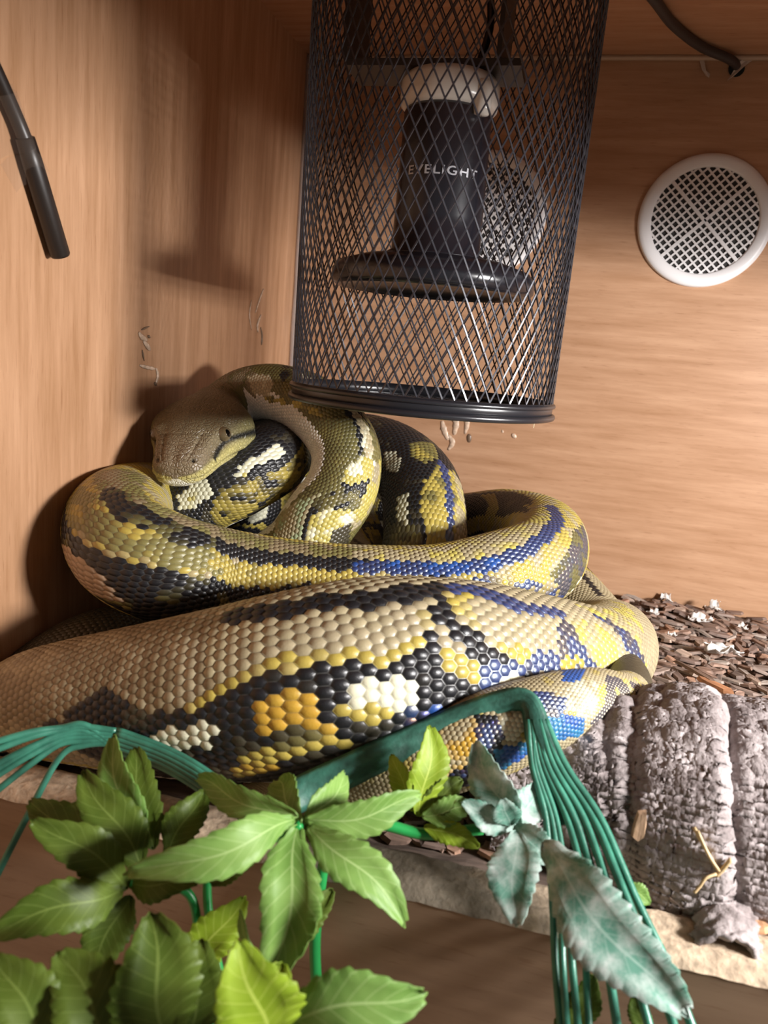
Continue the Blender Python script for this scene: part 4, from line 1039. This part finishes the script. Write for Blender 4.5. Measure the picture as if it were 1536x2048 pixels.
# cluster on the left, in shade
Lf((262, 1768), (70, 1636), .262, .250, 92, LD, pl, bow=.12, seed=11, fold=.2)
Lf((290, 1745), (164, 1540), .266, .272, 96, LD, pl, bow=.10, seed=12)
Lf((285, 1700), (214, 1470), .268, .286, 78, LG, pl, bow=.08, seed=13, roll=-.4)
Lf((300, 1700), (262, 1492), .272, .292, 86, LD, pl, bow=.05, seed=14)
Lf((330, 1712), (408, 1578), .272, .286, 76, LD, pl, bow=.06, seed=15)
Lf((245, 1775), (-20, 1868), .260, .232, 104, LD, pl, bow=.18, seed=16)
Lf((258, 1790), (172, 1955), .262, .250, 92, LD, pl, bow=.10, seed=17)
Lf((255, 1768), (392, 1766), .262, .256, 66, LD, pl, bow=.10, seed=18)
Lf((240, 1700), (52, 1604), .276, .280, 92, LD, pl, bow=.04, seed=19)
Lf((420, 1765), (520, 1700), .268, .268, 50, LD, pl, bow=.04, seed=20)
Lf((380, 1940), (486, 1796), .258, .262, 88, LY, pl, bow=.10, seed=21)
Lf((480, 1820), (505, 1905), .248, .246, 30, LG, pl, bow=.10, seed=22, roll=1.0)
# low cluster towards the door
Lf((540, 2090), (478, 1895), .212, .205, 170, LY, pl, bow=.10, seed=31, fold=.3)
Lf((520, 2080), (560, 1925), .214, .222, 120, LY, pl, bow=.05, seed=32)
Lf((545, 2040), (850, 1985), .215, .212, 135, LG, pl, bow=.10, seed=33, roll=.2)
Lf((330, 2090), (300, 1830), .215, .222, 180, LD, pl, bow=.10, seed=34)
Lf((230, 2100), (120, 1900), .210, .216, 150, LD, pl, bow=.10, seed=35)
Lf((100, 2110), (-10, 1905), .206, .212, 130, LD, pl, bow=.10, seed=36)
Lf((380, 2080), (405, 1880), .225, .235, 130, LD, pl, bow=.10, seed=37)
# sprig standing up against the snake
Lf((838, 1632), (866, 1452), .292, .300, 82, LY, pl, bow=.06, seed=41, roll=.4)
Lf((830, 1620), (782, 1508), .292, .300, 52, LY, pl, bow=.06, seed=42, roll=-.5)
Lf((840, 1625), (925, 1560), .292, .296, 60, LD, pl, bow=.04, seed=43)
Lf((845, 1632), (950, 1612), .290, .292, 56, LG, pl, bow=.04, seed=44)
Lf((850, 1650), (960, 1690), .290, .286, 46, LY, pl, bow=.04, seed=45)
# --- vine: a bundle of thin stems folded over the snake and the panel edge
vn = empty('artificial_vine', tuple(atd(1045, 1392, .318))); tag(vn, 'bundle of dark green plastic vine stems with dusty teal leaves draped over snake and panel', 'artificial vine')
# left half: the strands fan out from the bundle to the left
def bundle(ctrl, offs, rr, mat, nm='stem'):
    """ctrl: (px, py, d, spread px); offs in -1..1 across the bundle"""
    for k, (o1, o2) in enumerate(offs):
        pts = []
        for i, (x, y, d, s_, nx_, ny_) in enumerate(ctrl): pts.append(atd(x + nx_*s_*o1, y + ny_*s_*o1, d - .002*o2))
        stalk(pts, rr, mat, vn, nm)
bundle([(560, 1660, .286, 14, .4, -.9), (470, 1606, .298, 18, .5, -.85), (390, 1550, .306, 19, .5, -.85), (320, 1512, .312, 19, .4, -.9), (230, 1480, .316, 20, .2, -1)],
       [(-1, .2), (-.6, .9), (-.2, 1), (.2, 1), (.6, .8), (1, .3), (0, .2)], .0014, STEM)
ends = [(-30, 1508, 1450), (-30, 1540, 1462), (-30, 1566, 1470), (-30, 1600, 1478), (-12, 1762, 1486), (-30, 1490, 1446), (-30, 1552, 1458)]
for k, (ex, ey, ym) in enumerate(ends):
    pts = [atd(232, 1462 + k*6, .315), atd(170, ym + 4, .313), atd(120, ym + 10 + (k == 4)*18, .310), atd(60, ym + (ey-ym)*.42 + (k == 4)*20, .304), atd(ex, ey, .296)]
    stalk(pts, .0014, STEM, vn)
# right half: flattened neck up to the fold, then a fan of strands
def ribbon(ctrl, name, mat):
    V = []; n = 9; C_ = crom([np.concatenate([atd(x, y, d), [w*d/F, th_]]) for x, y, d, w, th_ in ctrl], 10)
    T = np.gradient(C_[:, :3], axis=0)
    for i in range(len(C_)):
        t = nz(T[i]); f = nz(CAM - C_[i, :3]); s_ = nz(np.cross(t, f)); f = np.cross(s_, t)
        for j in range(16):
            a = 2*math.pi*j/16; V.append(C_[i, :3] + s_*math.cos(a)*C_[i, 3]*.5*(1 + .06*math.cos(6*a)) + f*math.sin(a)*C_[i, 4]*(1 + .25*math.cos(8*a)))
    k = len(C_); Fc = [(i*16+j, i*16+(j+1) % 16, (i+1)*16+(j+1) % 16, (i+1)*16+j) for i in range(k-1) for j in range(16)] + [tuple(range(16))[::-1], tuple((k-1)*16+j for j in range(16))]
    return reparent(mesh(name, V, Fc, mat, None, True), vn)
ribbon([(520, 1640, .286, 60, .003), (600, 1588, .300, 64, .003), (700, 1540, .306, 62, .003), (800, 1492, .312, 58, .003), (900, 1446, .316, 54, .003), (985, 1412, .3165, 50, .003), (1035, 1398, .315, 44, .003), (1062, 1412, .312, 42, .003), (1078, 1470, .306, 54, .003), (1098, 1535, .300, 66, .0024), (1116, 1600, .2945, 60, .0010), (1128, 1650, .290, 30, .0004)], 'stem_bundle', NECKM)
fan = [(1082, 1104, 1116), (1094, 1135, 1152), (1104, 1172, 1172), (1112, 1196, 1232), (1124, 1222, 1300), (1136, 1250, 1352), (1148, 1268, 1390), (1088, 1122, 1128)]
for k, (x0, x1, x2) in enumerate(fan):
    yb = 2090; 
    s0 = (k if k < 7 else 2.5)/6.; pts = [atd(1056 + 34*s0, 1440, .3075), atd(x0-18, 1530, .2985), atd(x0 + (x1-x0)*.45, 1640, .288), atd(x1, 1790, .274 - .002*(k % 3)), atd(x1 + (x2-x1)*.55, 1930, .262 - .004*(k % 2)), atd(x2 + 8, yb, .250)]
    stalk(pts, .0013 if k in (0, 1, 2, 7) else .0016, STEM, vn)
# dusty leaves
cT = (1035, 1655)
Lf(cT, (944, 1486), .286, .296, 84, LT, vn, bow=.08, seed=51, roll=-.3)
Lf((1030, 1660), (924, 1608), .286, .284, 56, LT, vn, bow=.06, seed=52)
Lf(cT, (1078, 1566), .286, .296, 78, LT, vn, bow=.06, seed=53, roll=.4)
Lf((1030, 1662), (1028, 1848), .282, .262, 104, LT, vn, bow=.12, seed=54)
Lf((1078, 1690), (1376, 2050), .270, .236, 150, LT, vn, bow=.16, seed=55, teeth=15, fold=.12)
Lf((1030, 1650), (1100, 1728), .284, .274, 74, LT, vn, bow=.10, seed=56)
Lf((1020, 1650), (1005, 1600), .284, .282, 60, LT, vn, bow=.06, seed=57)
# small leaves low on the hanging strands
Lf((1150, 2060), (1190, 1952), .262, .268, 60, LD, vn, bow=.05, seed=61)
Lf((1110, 2070), (1162, 1978), .266, .268, 40, LD, vn, bow=.05, seed=62)
Lf((1290, 2070), (1268, 1990), .262, .266, 44, LD, vn, bow=.05, seed=63)
Lf((1248, 1768), (1302, 1806), .284, .282, 40, LG, vn, bow=.05, seed=64)
